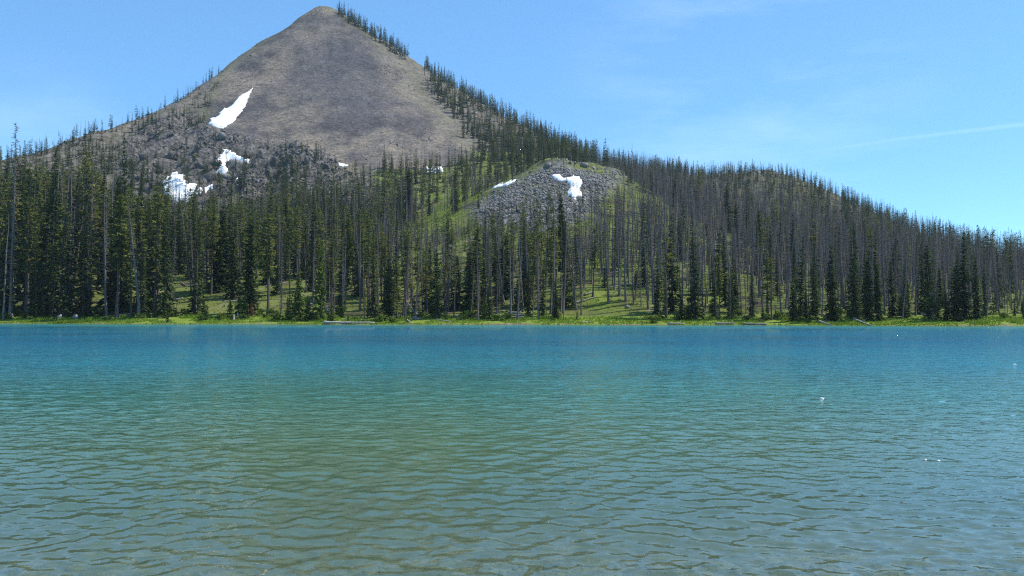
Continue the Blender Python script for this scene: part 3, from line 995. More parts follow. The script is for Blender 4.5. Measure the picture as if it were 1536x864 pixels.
def twig_mesh(h, axis, g, n, z0, lmax, style='bare'):
    """bare dead branches: thin three-sided spikes, some with a side twig"""
    zs, cx, cy = axis
    V, F = [], []
    k = 0
    def spike(p, q, w):
        nonlocal k
        d = q - p; s = np.cross(d, (0, 0, 1.0)); s /= np.linalg.norm(s) + 1e-6
        u_ = np.cross(s, d); u_ /= np.linalg.norm(u_) + 1e-6
        V.extend([p + s * w, p - s * w * 0.5 + u_ * w * 0.87, p - s * w * 0.5 - u_ * w * 0.87, q])
        F.extend([(k, k + 1, k + 3), (k + 1, k + 2, k + 3), (k + 2, k, k + 3)])
        k += 4
    for i in range(n):
        t = z0 + (1 - z0) * (i + g.random()) / n
        z = h * min(t, 0.99)
        p = np.array([np.interp(z, zs, cx), np.interp(z, zs, cy), z])
        a = g.uniform(0, 6.283)
        L = lmax * (0.25 + 0.75 * (1 - t) ** 0.6) * g.uniform(0.35, 1.15)
        q = p + np.array([L * math.cos(a), L * math.sin(a), L * g.uniform(-0.55, 0.25)])
        spike(p, q, 0.028 + 0.012 * L)
        if g.random() < 0.75:
            m = p + (q - p) * g.uniform(0.3, 0.7)
            a2 = a + g.choice([-1, 1]) * g.uniform(0.5, 1.1)
            l2 = L * g.uniform(0.3, 0.6)
            spike(m, m + np.array([l2 * math.cos(a2), l2 * math.sin(a2), l2 * g.uniform(-0.6, 0.2)]), 0.022)
    return np.array(V), np.array(F)


PROTO = {}


def make_proto(key, kind, h, rad, seed, style, **kw):
    g = np.random.default_rng(seed)
    if kind == 'live':
        V, F, ax = trunk_mesh('trunk', h * 0.97, 0.011 * h + 0.03, g, k=6)
        tm = mesh_from('trunk', V, F, True); tm.materials.append(M['bark'])
        V, F = conifer_crown(h, rad, g, style, kw.get('whorls', 52), kw.get('per', 7), kw.get('n', 3))
        V[:, 0] += np.interp(V[:, 2], ax[0], ax[1]); V[:, 1] += np.interp(V[:, 2], ax[0], ax[2])
        cm = mesh_from('crown', V, F); cm.materials.append(M[kw.get('mat', 'fir')])
        PROTO[key] = (h, rad, [('trunk', tm), ('crown', cm)])
    else:
        V, F, ax = trunk_mesh('trunk', h, 0.010 * h + 0.02, g, k=6, bend=kw.get('bend', 0.2))
        tm = mesh_from('trunk', V, F, True); tm.materials.append(M['snag'])
        V, F = twig_mesh(h, ax, g, kw.get('n', 150), kw.get('z0', 0.1), rad)
        cm = mesh_from('crown', V, F); cm.materials.append(M['twig'])
        PROTO[key] = (h, rad, [('trunk', tm), ('crown', cm)])


for i in range(3):
    make_proto(f'spire{i}', 'live', 18.0, 1.65 + 0.15 * i, 100 + i, 'spire', whorls=58, per=8)
for i in range(2):
    make_proto(f'dense{i}', 'live', 16.0, 2.1, 110 + i, 'dense', whorls=54, per=10)
for i in range(4):
    make_proto(f'pine{i}', 'live', 17.0, 1.55 + 0.12 * i, 120 + i, 'pine' if i % 2 else 'ragged', whorls=46, per=7, mat='pine')
for i in range(2):
    make_proto(f'thin{i}', 'live', 17.0, 1.35, 130 + i, 'thin', whorls=40, per=6, mat='pine')
for i in range(2):
    make_proto(f'young{i}', 'live', 5.0, 1.15, 140 + i, 'young', whorls=26, per=8, mat='young')
for i in range(4):
    make_proto(f'snag{i}', 'dead', 17.0, 1.05 + 0.12 * i, 150 + i, 'bare', n=170, z0=0.10 + 0.05 * i)
make_proto('pole0', 'dead', 16.0, 0.55, 160, 'bare', n=70, z0=0.35)
make_proto('bushy0', 'dead', 17.0, 1.55, 170, 'bare', n=330, z0=0.05)
make_proto('bushy1', 'dead', 17.0, 1.35, 171, 'bare', n=300, z0=0.15)


def plant_tree(key, loc, h, wide, rz, name, label, cat, group=None, lean=1.0):
    H, rad, parts = PROTO[key]
    s = h / H
    root = empty(name, loc, rz, (s * wide, s * wide, s))
    tag(root, label, cat, group)
    tilt = (2.6 if name == 'dead_tree' else 1.2) * lean
    root.rotation_euler = (R(tilt) * random.gauss(0, 1), R(tilt) * random.gauss(0, 1), rz)
    for nm, me in parts:
        o = bpy.data.objects.new(nm, me)
        o.parent = root
        COL.objects.link(o)
    return root


# ------------------------------------------------------------------ where the trees stand
g = np.random.default_rng(42)
NT = 52000
tx = np.concatenate([g.uniform(-330, 330, NT), g.uniform(-130, 330, 9000)])
ty = np.concatenate([g.uniform(112, 640, NT), g.uniform(112, 300, 9000)])
tz = ground_z(tx, ty)
tu, tv = to_pix(tx, ty, tz)
off_t = ty - shore_y(tx)
dens = np.zeros(len(tx))
clump = fbm(tx / 14, ty / 14, 3, 61)
front = off_t > 4.5
left = tu < 880
floor_ = front & (ty < 330)
dens = np.where(floor_ & left, np.interp(tu, [420, 560], [0.20, 0.60]) + 0.6 * clump + np.interp(tu, [420, 560], [0.45, 0.25]) * sstep(165, 225, ty), dens)
dens = np.where(front & ~left, 0.72 + 0.55 * clump + 0.45 * sstep(150, 245, ty), dens)
dens = np.where(front & ~left & (ty > 330), 0.95, dens)
# grass showing between the trunks
dens = np.where(in_poly(tu, tv, Z_MEADOW_RIGHT) & (ty < 260), dens * 1.0, dens)
dens = np.where(in_poly(tu, tv, Z_MEADOW), 0.14, dens)
dens = np.where(in_poly(tu, tv, Z_KNOLL) & (ty > 180) & (ty < 300), 0.17 + 0.8 * sstep(270, 322, tv), dens)
dens = np.where(in_poly(tu, tv, Z_CLEARING) & (off_t < 26), 0.0, dens)
far = ty > 330
dens = np.where(far & (tu < 330) , 0.06 + 0.75 * (clump > 0.12), dens)
dens = np.where(far & (tu >= 330) & (tu < 700), 0.16 * (tv > 262), dens)
dens = np.where(in_poly(tu, tv, Z_RIDGE_TREES), sstep(-0.25, 0.25, clump + 0.012 * (tu - 740)) * 0.9, dens)
dens = np.where(far & (tu > 560) & (tu < 900) & ~in_poly(tu, tv, Z_RIDGE_TREES) & (tv > 238) , 0.42, dens)
rv = np.interp(tu, [p[0] for p in ridge], [p[1] for p in ridge])
rY = np.interp(tu, [p[0] for p in ridge], [p[2] for p in ridge])
dens = np.where(in_poly(tu, tv, Z_SCREE) & (ty > 385), 0.0, dens)
belt = (tv - rv < np.interp(tu, [505, 610, 640, 700, 760, 830, 900], [3, 3, 26, 52, 72, 80, 50])) & (tu > 505) & (tu < 905) & (ty > 380) & ((tu < 612) | (tu > 636))
dens = np.where(belt, 0.86 + 0.3 * clump, dens)
near_ridge = (ty > rY - 14) & (ty < rY + 8)
dens = np.where(near_ridge & (tu > 505) & (tu < 900) & ((tu < 612) | (tu > 638)), 0.9, dens)

dens = np.where(near_ridge & (tu < 330) & (tu > -60), 0.42, dens)
dens = np.where((tu > 930) & (ty > 240), 1.0, dens)

dens = np.where(in_poly(tu, tv, Z_ROCK_LEFT) & (ty > 310), 0.10 + (0.35 + 0.3 * (tu < 330)) * (clump > 0.1), dens)
dens = np.where(ty > rY + 12, 0.0, dens)
dens = np.where(in_poly(tu, tv, Z_KNOB), 0.25, dens)
keep = (g.random(len(tx)) < dens) & (tu > -130) & (tu < 1690) & (off_t > 3.5)
# thin crowded spots: one tree per small cell
cellid = {}
order = np.argsort(ty)
ok = np.zeros(len(tx), bool)
for i in order:
    if not keep[i]:
        continue
    sc = 1.75 if ty[i] < 230 else (1.3 if tx[i] > 20 else (1.5 if ty[i] > 380 else 1.9))
    k = (int(tx[i] / sc), int(ty[i] / sc))
    if k in cellid:
        continue
    cellid[k] = 1
    ok[i] = True
tx, ty, tz, tu, tv, off_t, clump = [a[ok] for a in (tx, ty, tz, tu, tv, off_t, clump)]
nT = len(tx)
r1 = g.random(nT); r2 = g.random(nT); r3 = g.random(nT)
rY = np.interp(tu, [p[0] for p in ridge], [p[2] for p in ridge])
up_right = sstep(0.62, 1.02, ty / rY)
p_dead = np.where(tu < 560, 0.40, np.where(tu < 880, 0.64, 0.90 - 0.42 * up_right))
p_dead = np.where((tu >= 880) & (off_t < 14), 0.55, p_dead)
p_dead = np.where((ty > 330) & (tu < 880), 0.16, p_dead)
dead = r1 < p_dead
hgt = np.where(dead, 7.5 + 9 * r2, 8 + 9 * r2)
hgt = np.where((tu < 450) & (ty < 260), hgt * np.interp(tu, [130, 230, 450], [1.62, 1.35, 1.1]), hgt)
hgt = np.where(tu > 1020, hgt * 0.86, hgt)
hgt = np.where((off_t < 9), hgt * (0.55 + 0.5 * r3), hgt)
hgt = np.where(ty > 300, hgt * np.interp(ty, [300, 400, 600], [0.88, 0.52, 0.46]), hgt)
hgt = np.where((tu < 330) & (ty > 340), hgt * (0.6 + 0.45 * r3), hgt)
hgt = np.where((tu > 500) & (tu < 905) & (ty > 380), hgt * (1.05 + 0.45 * r3), hgt)
# the treetops keep below the lie of the land behind, as they do from the camp on the near shore
lim = np.where(ty < 245, np.interp(tu, [0, 60, 120, 200, 300, 380, 450, 560, 640, 700, 760, 850, 930, 1000, 1100, 1200, 1300, 1400, 1536],
                                   [212, 214, 236, 284, 306, 300, 312, 322, 335, 338, 326, 322, 285, 266, 275, 300, 338, 366, 390]),
               np.interp(tu, [0, 100, 200, 300, 400, 450, 520, 640, 700, 760, 850, 930, 1000, 1536], [225, 235, 292, 312, 292, 258, 240, 238, 240, 320, 325, 262, 240, 240]))
lim = lim + g.normal(0, 16, nT) + np.where(g.random(nT) < 0.06, -32, 0)
cap = (tv - lim) / FOC * ty
hgt = np.where((ty < 330) & (cap > 1.5), np.minimum(hgt, cap), np.where((ty < 330) & (cap <= 1.5), np.minimum(hgt, 3 + 3 * r3), hgt))
is_k = in_poly(tu, tv, Z_KNOLL) & (ty < 300)
hgt = np.where(is_k, hgt * 0.8, hgt)
fir = np.where(tu < 880, g.random(nT) < np.where(ty > 240, 0.8, np.where(ty < 185, 0.48, 0.45)), g.random(nT) < 0.8)

# trees that stand out in the photograph: column, treetop row, metres behind the water's edge, shape, width factor, label
HERO = [
    (16, 180, 9, 'bushy1', 1.0, 'tallest dead conifer with a spiky bare top, rising against the sky by the left edge'),
    (42, 292, 7, 'pine1', 1.1, 'olive conifer on the shore just beside the tall spiky dead conifer'),
    (77, 218, 10, 'spire0', 0.95, 'tall dark conifer spire with its top against the far-left skyline'),
    (103, 228, 14, 'snag1', 1.0, 'tall thin grey dead trunk between two dark conifers on the far-left shore'),
    (128, 222, 17, 'pine0', 1.1, 'loose olive pine with a feathery top against the pale left slope'),
    (166, 212, 18, 'pole0', 1.0, 'thin bare pole of a tree whose tip crosses the left skyline slope'),
    (186, 203, 20, 'spire1', 0.72, 'tallest narrow dark conifer spire left of the ragged snow patch'),
    (177, 268, 12, 'dense0', 1.0, 'full bright-edged conifer in front of the tallest narrow spire'),
    (232, 275, 13, 'pine2', 1.25, 'broad-topped conifer standing before the ragged snow patch'),
    (249, 300, 8, 'spire2', 1.0, 'dark conifer at the shore reaching up to the ragged snow patch'),
    (291, 372, 10, 'spire0', 1.0, 'medium green conifer below the ragged snow patch'),
    (376, 316, 12, 'dense1', 0.95, 'dark full conifer behind the small rusty tree'),
    (402, 318, 9, 'pine3', 1.2, 'tall olive conifer with sunlit branches behind the bushy young conifers'),
    (422, 345, 12, 'bushy0', 0.9, 'dark grey dead conifer behind the bushy young conifers'),
    (448, 402, 5.5, 'young0', 1.0, 'broad bright bushy conifer on the shore left of the white driftwood log'),
    (470, 330, 9, 'bushy1', 0.8, 'dead grey conifer behind the narrow bright green one'),
    (482, 356, 5.5, 'young1', 0.62, 'tall narrow bright green conifer just left of the white driftwood log'),
    (514, 355, 14, 'snag2', 1.0, 'dark dead trunk straight behind the white driftwood log'),
    (560, 345, 11, 'spire1', 0.8, 'slim dark conifer behind the end of the white driftwood log'),
    (655, 372, 8, 'dense0', 0.85, 'dark green conifer standing over a patch of shade on the grass'),
    (738, 408, 9, 'bushy0', 1.0, 'short dark dead conifer with dense twigs beside the tilted dead trunk'),
    (776, 420, 8, 'spire2', 1.15, 'short bright green conifer above the stacked grey fallen logs'),
    (800, 345, 13, 'pine0', 1.0, 'tall olive conifer behind the stacked grey fallen logs'),
    (826, 352, 11, 'pine1', 1.0, 'olive conifer at the left border of the grassy clearing'),
    (872, 350, 13, 'bushy1', 0.85, 'pale grey dead conifer at the left border of the grassy clearing'),
    (907, 395, 26, 'spire0', 0.95, 'dark conifer at the back of the grassy clearing'),
    (929, 318, 22, 'pole0', 1.3, 'black bare trunk standing alone at the back of the grassy clearing'),
    (943, 330, 30, 'snag0', 0.9, 'tall bare trunk just right of the black one at the clearing'),
    (955, 402, 27, 'dense1', 0.95, 'full bluish green conifer at the right back corner of the clearing'),
    (966, 292, 30, 'spire2', 0.75, 'very tall dark column-like conifer beside the bluish one at the clearing'),
    (1022, 440, 6, 'spire1', 1.3, 'small dark conifer right at the water just beyond the grassy clearing'),
    (1042, 378, 8, 'bushy0', 0.85, 'dark dead conifer near the water beside the small dark conifer'),
    (1072, 395, 8, 'spire0', 0.9, 'slim dark conifer at the water left of the long pale shore log'),
    (1112, 402, 9, 'bushy1', 1.0, 'dark dead conifer behind the long pale shore log'),
    (1128, 408, 8, 'spire1', 0.95, 'dark conifer with low branches behind the long pale shore log'),
    (1189, 418, 5, 'dense1', 0.8, 'dark green conifer right at the water past the long pale shore log'),
    (1208, 436, 6, 'dense0', 0.75, 'short dark conifer beside the conifer at the water'),
    (1222, 372, 14, 'spire2', 0.9, 'tall conifer with layered branches left of the big dark one'),
    (1247, 366, 5.5, 'dense0', 0.78, 'big dark conifer column by the slanted short log'),
    (1283, 400, 6.5, 'spire0', 1.05, 'dark conifer left of the dark twin conifers'),
    (1303, 378, 5.5, 'dense1', 0.78, 'left one of the dark twin conifers above the slanted pale log'),
    (1317, 394, 6, 'dense0', 0.6, 'slimmer right one of the dark twin conifers'),
    (1362, 420, 9, 'spire1', 0.8, 'slim dark conifer alone on the bank between the twins and the big clump'),
    (1407, 440, 7, 'spire2', 1.0, 'small dark conifer left of the big dark clump'),
    (1419, 437, 5, 'dense1', 0.8, 'short dark conifer at the water touching the big dark clump'),
    (1434, 392, 4.5, 'dense1', 0.95, 'broad low conifer forming the left part of the big dark clump'),
    (1446, 345, 5, 'dense0', 0.62, 'tallest conifer in the middle of the big dark clump'),
    (1464, 384, 5, 'dense1', 0.62, 'narrow conifer forming the right part of the big dark clump'),
    (1400, 318, 150, 'pole0', 1.0, 'bare dead tree sticking up above the right-hand skyline'),
    (1484, 348, 120, 'spire2', 0.8, 'dark spire rising above the skyline at far right'),
    (1003, 232, 215, 'spire1', 0.55, 'lone very tall dark spire piercing the ridge skyline'),
    (1517, 362, 60, 'spire0', 0.8, 'dark conifer rising into the sky near the right edge'),
]
hero_xy = []
for (u, vt, inl, key, wide, label) in HERO:
    x, y, z = shore_pt(u, inl)
    pu, pv = to_pix(np.array([x]), np.array([y]), np.array([z]))
    h = float((pv[0] - vt) / FOC * y)
    dd = PROTO[key][2][1][1].materials[0] is M['twig']
    nm = 'dead_tree' if dd else 'conifer_tree'
    plant_tree(key, (x, y, z - 0.05), h, wide * (PROTO[key][0] / h) ** 0.35, g.uniform(0, 6.28), nm, label, 'dead tree' if dd else 'conifer', None, 0.2)
    hero_xy.append((x, y))
hero_xy = np.array(hero_xy)
near_hero = (np.min(np.hypot(tx[:, None] - hero_xy[None, :, 0], ty[:, None] - hero_xy[None, :, 1]), 1) < 1.6)
# keep the views of the standing-out trees at the clearing and of the sky-lit tips open
keep2 = ~near_hero
tx, ty, tz, tu, tv, off_t, dead, hgt, fir, r3 = [a[keep2] for a in (tx, ty, tz, tu, tv, off_t, dead, hgt, fir, r3)]
nT = len(tx)

# how much of each tree the photograph's view shows: nearer trees first, skyline per column
hpx = hgt / ty * FOC
vis = np.zeros(nT)
sky_top = np.full(2000, 1e9)
for (u, vt, inl, key, wide, label) in HERO:
    sky_top[int(u + 200) - 3:int(u + 200) + 4] = np.minimum(sky_top[int(u + 200) - 3:int(u + 200) + 4], vt + 40)
for i in np.argsort(ty):
    a = int(tu[i] + 200); w = 2 if dead[i] else 4
    sl = sky_top[max(a - w, 0):a + w + 1]
    top = tv[i] - hpx[i]
    free = np.clip(np.minimum(sl, tv[i]) - top, 0, hpx[i])
    vis[i] = free.mean() + 0.15 * hpx[i]
    sky_top[max(a - w, 0):a + w + 1] = np.minimum(sl, top + hpx[i] * (0.35 if not dead[i] else 0.6))
vis = np.where((tu > 2) & (tu < 1534), vis, 0)
n_live_hero = sum(1 for hh in HERO if PROTO[hh[3]][2][1][1].materials[0] is not M['twig'])
n_dead_hero = len(HERO) - n_live_hero
single = np.zeros(nT, bool)
for flag, n in ((False, 300 - n_live_hero), (True, 300 - n_dead_hero)):
    ids = np.nonzero(dead == flag)[0]
    single[ids[np.argsort(-vis[ids])][:n]] = True

# labels: landmarks on the shore divide the wood; trees of the front row are counted off from them
MARKS = [(-50, 'the left edge', 'right of'), (186, 'the tallest narrow spire', 'right of'), (378, 'the small rusty tree', 'right of'), (525, 'the white driftwood log', 'right of'),
         (655, 'the shaded conifer', 'right of'), (780, 'the stacked grey logs', 'right of'), (925, 'the grassy clearing', 'right of'),
         (1130, 'the long pale shore log', 'right of'), (1310, 'the dark twin conifers', 'right of'), (1446, 'the big dark clump', 'right of')]
ORD = ['first', 'second', 'third', 'fourth', 'fifth', 'sixth', 'seventh', 'eighth', 'ninth', 'tenth', 'eleventh', 'twelfth', 'thirteenth', 'fourteenth', 'fifteenth', 'sixteenth',
       'seventeenth', 'eighteenth', 'nineteenth', 'twentieth']
SEG = ['at the far left', 'left of the small rusty tree', 'left of the white driftwood log', 'behind the white driftwood log', 'right of the shaded conifer', 'behind the stacked grey logs',
       'behind the grassy clearing', 'right of the long pale shore log', 'right of the dark twin conifers', 'right of the big dark clump']
mark_u = np.array([m[0] for m in MARKS])
seg = np.clip(np.searchsorted(mark_u, tu) - 1, 0, len(MARKS) - 1)
front_row = single & (off_t < 13) & (ty < 170)
# number the front row within each stretch of shore, the standing-out trees counted too
rank = {}
row = [(float(tu[i]), bool(dead[i]), int(i)) for i in np.nonzero(front_row)[0]]
row += [(float(hh[0]), PROTO[hh[3]][2][1][1].materials[0] is M['twig'], -1) for hh in HERO if hh[2] < 13]
count = {}
for u_, d_, i in sorted(row):
    k = (int(np.clip(np.searchsorted(mark_u, u_) - 1, 0, len(MARKS) - 1)), d_)
    if i < 0 and abs(u_ - mark_u[k[0]]) < 0.5:
        continue
    count[k] = count.get(k, 0) + 1
    if i >= 0:
        rank[i] = count[k]
LOOK = {'bushy': 'twiggy dead tree', 'snag': 'thin dead tree', 'pole': 'bare dead pole', 'spire': 'slim dark conifer', 'dense': 'full dark conifer', 'pine': 'olive conifer', 'thin': 'sparse olive conifer'}
sel = np.nonzero(single)[0]
for i in sel[np.argsort(tu[sel])]:
    d_ = bool(dead[i])
    if d_:
        key = ('bushy%d' % g.integers(2)) if g.random() < 0.42 else ('snag%d' % g.integers(4) if g.random() < 0.85 else 'pole0')
    elif fir[i]:
        key = ('spire%d' % g.integers(3)) if g.random() < 0.75 else ('dense%d' % g.integers(2))
    else:
        key = ('pine%d' % g.integers(4)) if g.random() < 0.6 else ('thin%d' % g.integers(2))
    lk = LOOK[key.rstrip('0123456789')]
    sg = int(seg[i])
    if i in rank and rank[i] <= len(ORD):
        label = f"{lk} on the bank, {ORD[rank[i] - 1]} {'dead' if d_ else 'conifer'} right of {MARKS[sg][1]}"
        grp = None
    else:
        zone = 'on the bank' if i in rank else ('near the shore' if ty[i] < 165 else ('low on the slope' if ty[i] < 205 else ('midway up the slope' if ty[i] < 290 else 'far upslope')))
        label = f"{lk} {zone} {SEG[sg]}"
        grp = f"{lk}s {zone} {SEG[sg]}"
    plant_tree(key, (tx[i], ty[i], tz[i] - 0.05), hgt[i], 0.85 + 0.4 * r3[i], g.uniform(0, 6.28), 'dead_tree' if d_ else 'conifer_tree', label, 'dead tree' if d_ else 'conifer', grp)

# the rest of the wood, past the three hundred: one object of each kind
rest = np.nonzero(~single)[0]


def low_tree(h, rad, g, style, whorls, per, n, trunk_k=3):
    V1, F1 = conifer_crown(h, rad, g, style, whorls, per, n)
    return V1, F1


def wood(ids, keyfun, name, label, mat_by):
    packs = {}
    for i in ids:
        kk = keyfun(i)
        packs.setdefault(kk, []).append(i)
    Vs, Fs, mats, mi = [], [], [], []
    base = 0
    for kk, lst in packs.items():
        for (V, F, mat) in SIMPLE[kk]:
            if mat not in mats: mats.append(mat)
            n = len(lst)
            lst_ = np.array(lst)
            s = hgt[lst_] / 15.0
            a = g.uniform(0, 6.28, n)
            ca, sa = np.cos(a), np.sin(a)
            wv = s * (0.85 + 0.4 * r3[lst_])
            X = V[None, :, 0] * ca[:, None] - V[None, :, 1] * sa[:, None]
            Y = V[None, :, 0] * sa[:, None] + V[None, :, 1] * ca[:, None]
            lx, ly = g.normal(0, 0.04, n), g.normal(0, 0.04, n)
            P_ = np.stack([X * wv[:, None] + tx[lst_, None] + V[None, :, 2] * (s * lx)[:, None], Y * wv[:, None] + ty[lst_, None] + V[None, :, 2] * (s * ly)[:, None], V[None, :, 2] * s[:, None] + tz[lst_, None]], -1)
            FF = F[None] + (np.arange(n) * len(V))[:, None, None] + base
            base += n * len(V)
            Vs.append(P_.reshape(-1, 3)); Fs.append(FF.reshape(-1, F.shape[1])); mi.append(np.full(n * len(F), mats.index(mat)))
    k4 = [np.concatenate([f, f[:, -1:]], 1) if f.shape[1] == 3 else f for f in Fs]
    tri = np.concatenate([np.concatenate([f[:, [0, 1, 2]], f[:, [0, 2, 3]]], 0) if f.shape[1] == 4 else f for f in Fs])
    mi2 = np.concatenate([np.concatenate([m, m]) if f.shape[1] == 4 else m for f, m in zip(Fs, mi)])
    me = bpy.data.meshes.new(name)
    V = np.concatenate(Vs).astype(np.float32)
    me.vertices.add(len(V)); me.vertices.foreach_set('co', V.ravel())
    me.loops.add(tri.size); me.loops.foreach_set('vertex_index', tri.astype(np.int32).ravel())
    me.polygons.add(len(tri)); me.polygons.foreach_set('loop_start', np.arange(0, tri.size, 3, dtype=np.int32))
    me.polygons.foreach_set('material_index', mi2.astype(np.int32))
    for m in mats: me.materials.append(m)
    me.update(calc_edges=True)
    o = link(name, me)
    tag(o, label, kind='stuff')
    return o


SIMPLE = {}
for i in range(4):
    gg = np.random.default_rng(300 + i)
    V, F = conifer_crown(15.0, 1.75, gg, ['spire', 'dense', 'spire', 'spire'][i], 30, 6, 2)
    tV, tF, ax = trunk_mesh('t', 14.0, 0.17, gg, k=3, segs=2)
    SIMPLE[('fir', i)] = [(V, F, M['fir']), (tV, tF, M['bark'])]
    V, F = conifer_crown(15.0, 1.5, gg, ['pine', 'ragged', 'thin', 'ragged'][i], 28, 6, 2)
    SIMPLE[('pine', i)] = [(V, F, M['pine']), (tV, tF, M['bark'])]
    tV, tF, ax = trunk_mesh('t', 15.0, 0.16, gg, k=4, segs=3)
    V, F = twig_mesh(15.0, ax, gg, [60, 80, 45, 100][i], [0.2, 0.1, 0.3, 0.15][i], 1.15)
    SIMPLE[('dead', i)] = [(tV, tF, M['snag']), (V, F, M['twig'])]
lv = [i for i in rest if not dead[i]]
dd = [i for i in rest if dead[i]]
wood(lv, lambda i: ('fir' if fir[i] else 'pine', int(g.integers(4))), 'conifer_forest', 'dark green conifer forest filling the slopes and the ridge', None)
wood(dd, lambda i: ('dead', int(g.integers(4))), 'dead_forest', 'grey dead standing forest filling the hillside', None)
print('TREES', nT, 'live rest', len(lv), 'dead rest', len(dd))

# ------------------------------------------------------------------ shore: grass, shrubs, young trees, fallen wood
g = np.random.default_rng(77)


def tufts(P3, size, g, blades=5):
    n = len(P3)
    a = g.uniform(0, 6.28, (n, blades)); r = g.uniform(0.02, 0.22, (n, blades)) * size[:, None] * 2
    bx = P3[:, None, 0] + r * np.cos(a); by = P3[:, None, 1] + r * np.sin(a)
    a2 = g.uniform(0, 6.28, (n, blades)); w = 0.035 + 0.05 * size[:, None] * g.uniform(0.6, 1.3, (n, blades))
    hh = size[:, None] * g.uniform(0.5, 1.15, (n, blades))
    lx, ly = g.normal(0, 0.3, (n, blades)) * hh, g.normal(0, 0.3, (n, blades)) * hh
    z = np.repeat(P3[:, None, 2], blades, 1) - 0.03
    V = np.stack([np.stack([bx + w * np.cos(a2), by + w * np.sin(a2), z], -1), np.stack([bx - w * np.cos(a2), by - w * np.sin(a2), z], -1), np.stack([bx + lx, by + ly, z + hh], -1)], 2)
    V = V.reshape(-1, 3)
    return V, np.arange(len(V)).reshape(-1, 3)


nG = 30000
gx = g.uniform(-118, 112, nG)
go = np.where(g.random(nG) < 0.72, g.uniform(0.0, 8, nG), g.uniform(6, 60, nG))
gy = shore_y(gx) + go
gz = ground_z(gx, gy)
keepg = (fbm(gx / 3.0, gy / 3.0, 3, 19) > -0.25)
gsz = (0.16 + 0.22 * g.random(nG)) * (1 + 0.7 * (fbm(gx / 6, gy / 6, 2, 23) > 0.15)) * np.where(go < 1.0, 0.8, 1.0)
gu, gv_ = to_pix(gx, gy, gz)
keepg &= ~((in_poly(gu, gv_, Z_CLEARING)) & (gsz > 0.42))
V, F = tufts(np.stack([gx, gy, gz], -1)[keepg], gsz[keepg], g)
hx = g.uniform(-30, 70, 26000); hy = g.uniform(150, 340, 26000)
hz = ground_z(hx, hy); hu, hv_ = to_pix(hx, hy, hz)
hk = (in_poly(hu, hv_, Z_MEADOW) | in_poly(hu, hv_, Z_MEADOW_RIGHT) | (poly_dist(hu, hv_, Z_KNOLL) > -50)) & (fbm(hx / 5, hy / 5, 3, 81) > 0.0) & ~(in_poly(hu, hv_, Z_KNOLL) & (g.random(len(hx)) < 0.75)) & off_snow(hu, hv_)
V2, F2 = tufts(np.stack([hx, hy, hz], -1)[hk], 0.3 + 0.45 * g.random(hk.sum()), g)
V, F = np.concatenate([V, V2]), np.concatenate([F, F2 + len(V)])
go_ = link('shore_grass', mesh_from('shore_grass', V, F), M['grass'])
tag(go_, 'bright green grass along the far bank and the hillside openings', kind='stuff')


def leaf_clumps(P3, size, g, leaves=14, flat=0.7):
    n = len(P3)
    d = g.normal(size=(n, leaves, 3)); d /= np.linalg.norm(d, axis=2)[..., None]
    d[..., 2] = np.abs(d[..., 2]) * flat
    c_ = P3[:, None, :] + d * (size[:, None, None] * g.uniform(0.35, 1.0, (n, leaves, 1)))
    s = size[:, None, None] * g.uniform(0.18, 0.36, (n, leaves, 1))
    e1 = g.normal(size=(n, leaves, 3)); e1 /= np.linalg.norm(e1, axis=2)[..., None]
    e2 = np.cross(e1, g.normal(size=(n, leaves, 3))); e2 /= np.linalg.norm(e2, axis=2)[..., None]
    V = np.stack([c_ - e1 * s, c_ + e2 * s * 0.6, c_ + e1 * s, c_ - e2 * s * 0.6], 2).reshape(-1, 3)
    return V, np.arange(len(V)).reshape(-1, 4)


# low growth under the trees
nU = 9000
ux = g.uniform(-150, 140, nU); uo = g.uniform(5, 190, nU); uy = shore_y(ux) + uo
ku = fbm(ux / 8, uy / 8, 3, 27) > -0.05
uu_, uv_ = to_pix(ux, uy, ground_z(ux, uy))
ku &= ~(in_poly(uu_, uv_, Z_CLEARING))
ux, uy = ux[ku], uy[ku]
V, F = leaf_clumps(np.stack([ux, uy, ground_z(ux, uy)], -1), 0.25 + 0.45 * g.random(len(ux)) ** 2, g, 12)
o = link('undergrowth', mesh_from('undergrowth', V, F), M['shrub'])
tag(o, 'low green undergrowth between the tree trunks', kind='stuff')

# wind-bent scrub on the high left flank and in the rock band
nK = 2600
kx, ky = g.uniform(-330, -60, nK * 3), g.uniform(300, 520, nK * 3)
kz = ground_z(kx, ky)
ku_, kv_ = to_pix(kx, ky, kz)
kd = np.where(in_poly(ku_, kv_, Z_SCREE), 0.0, 0.75) * sstep(-0.1, 0.35, fbm(kx / 16, ky / 16, 3, 29) + 0.05)
kk = (g.random(len(kx)) < kd) & (ku_ < 520)
for poly, _l in SNOW:
    kk &= poly_dist(ku_, kv_, poly) < -2
V, F = leaf_clumps(np.stack([kx, ky, kz], -1)[kk], 0.5 + 1.1 * g.random(kk.sum()) ** 2, g, 14, 1.0)
o = link('mountain_scrub', mesh_from('mountain_scrub', V, F), M['fir'])
tag(o, 'dark low scrub dotted over the rocky left flank of the mountain', kind='stuff')


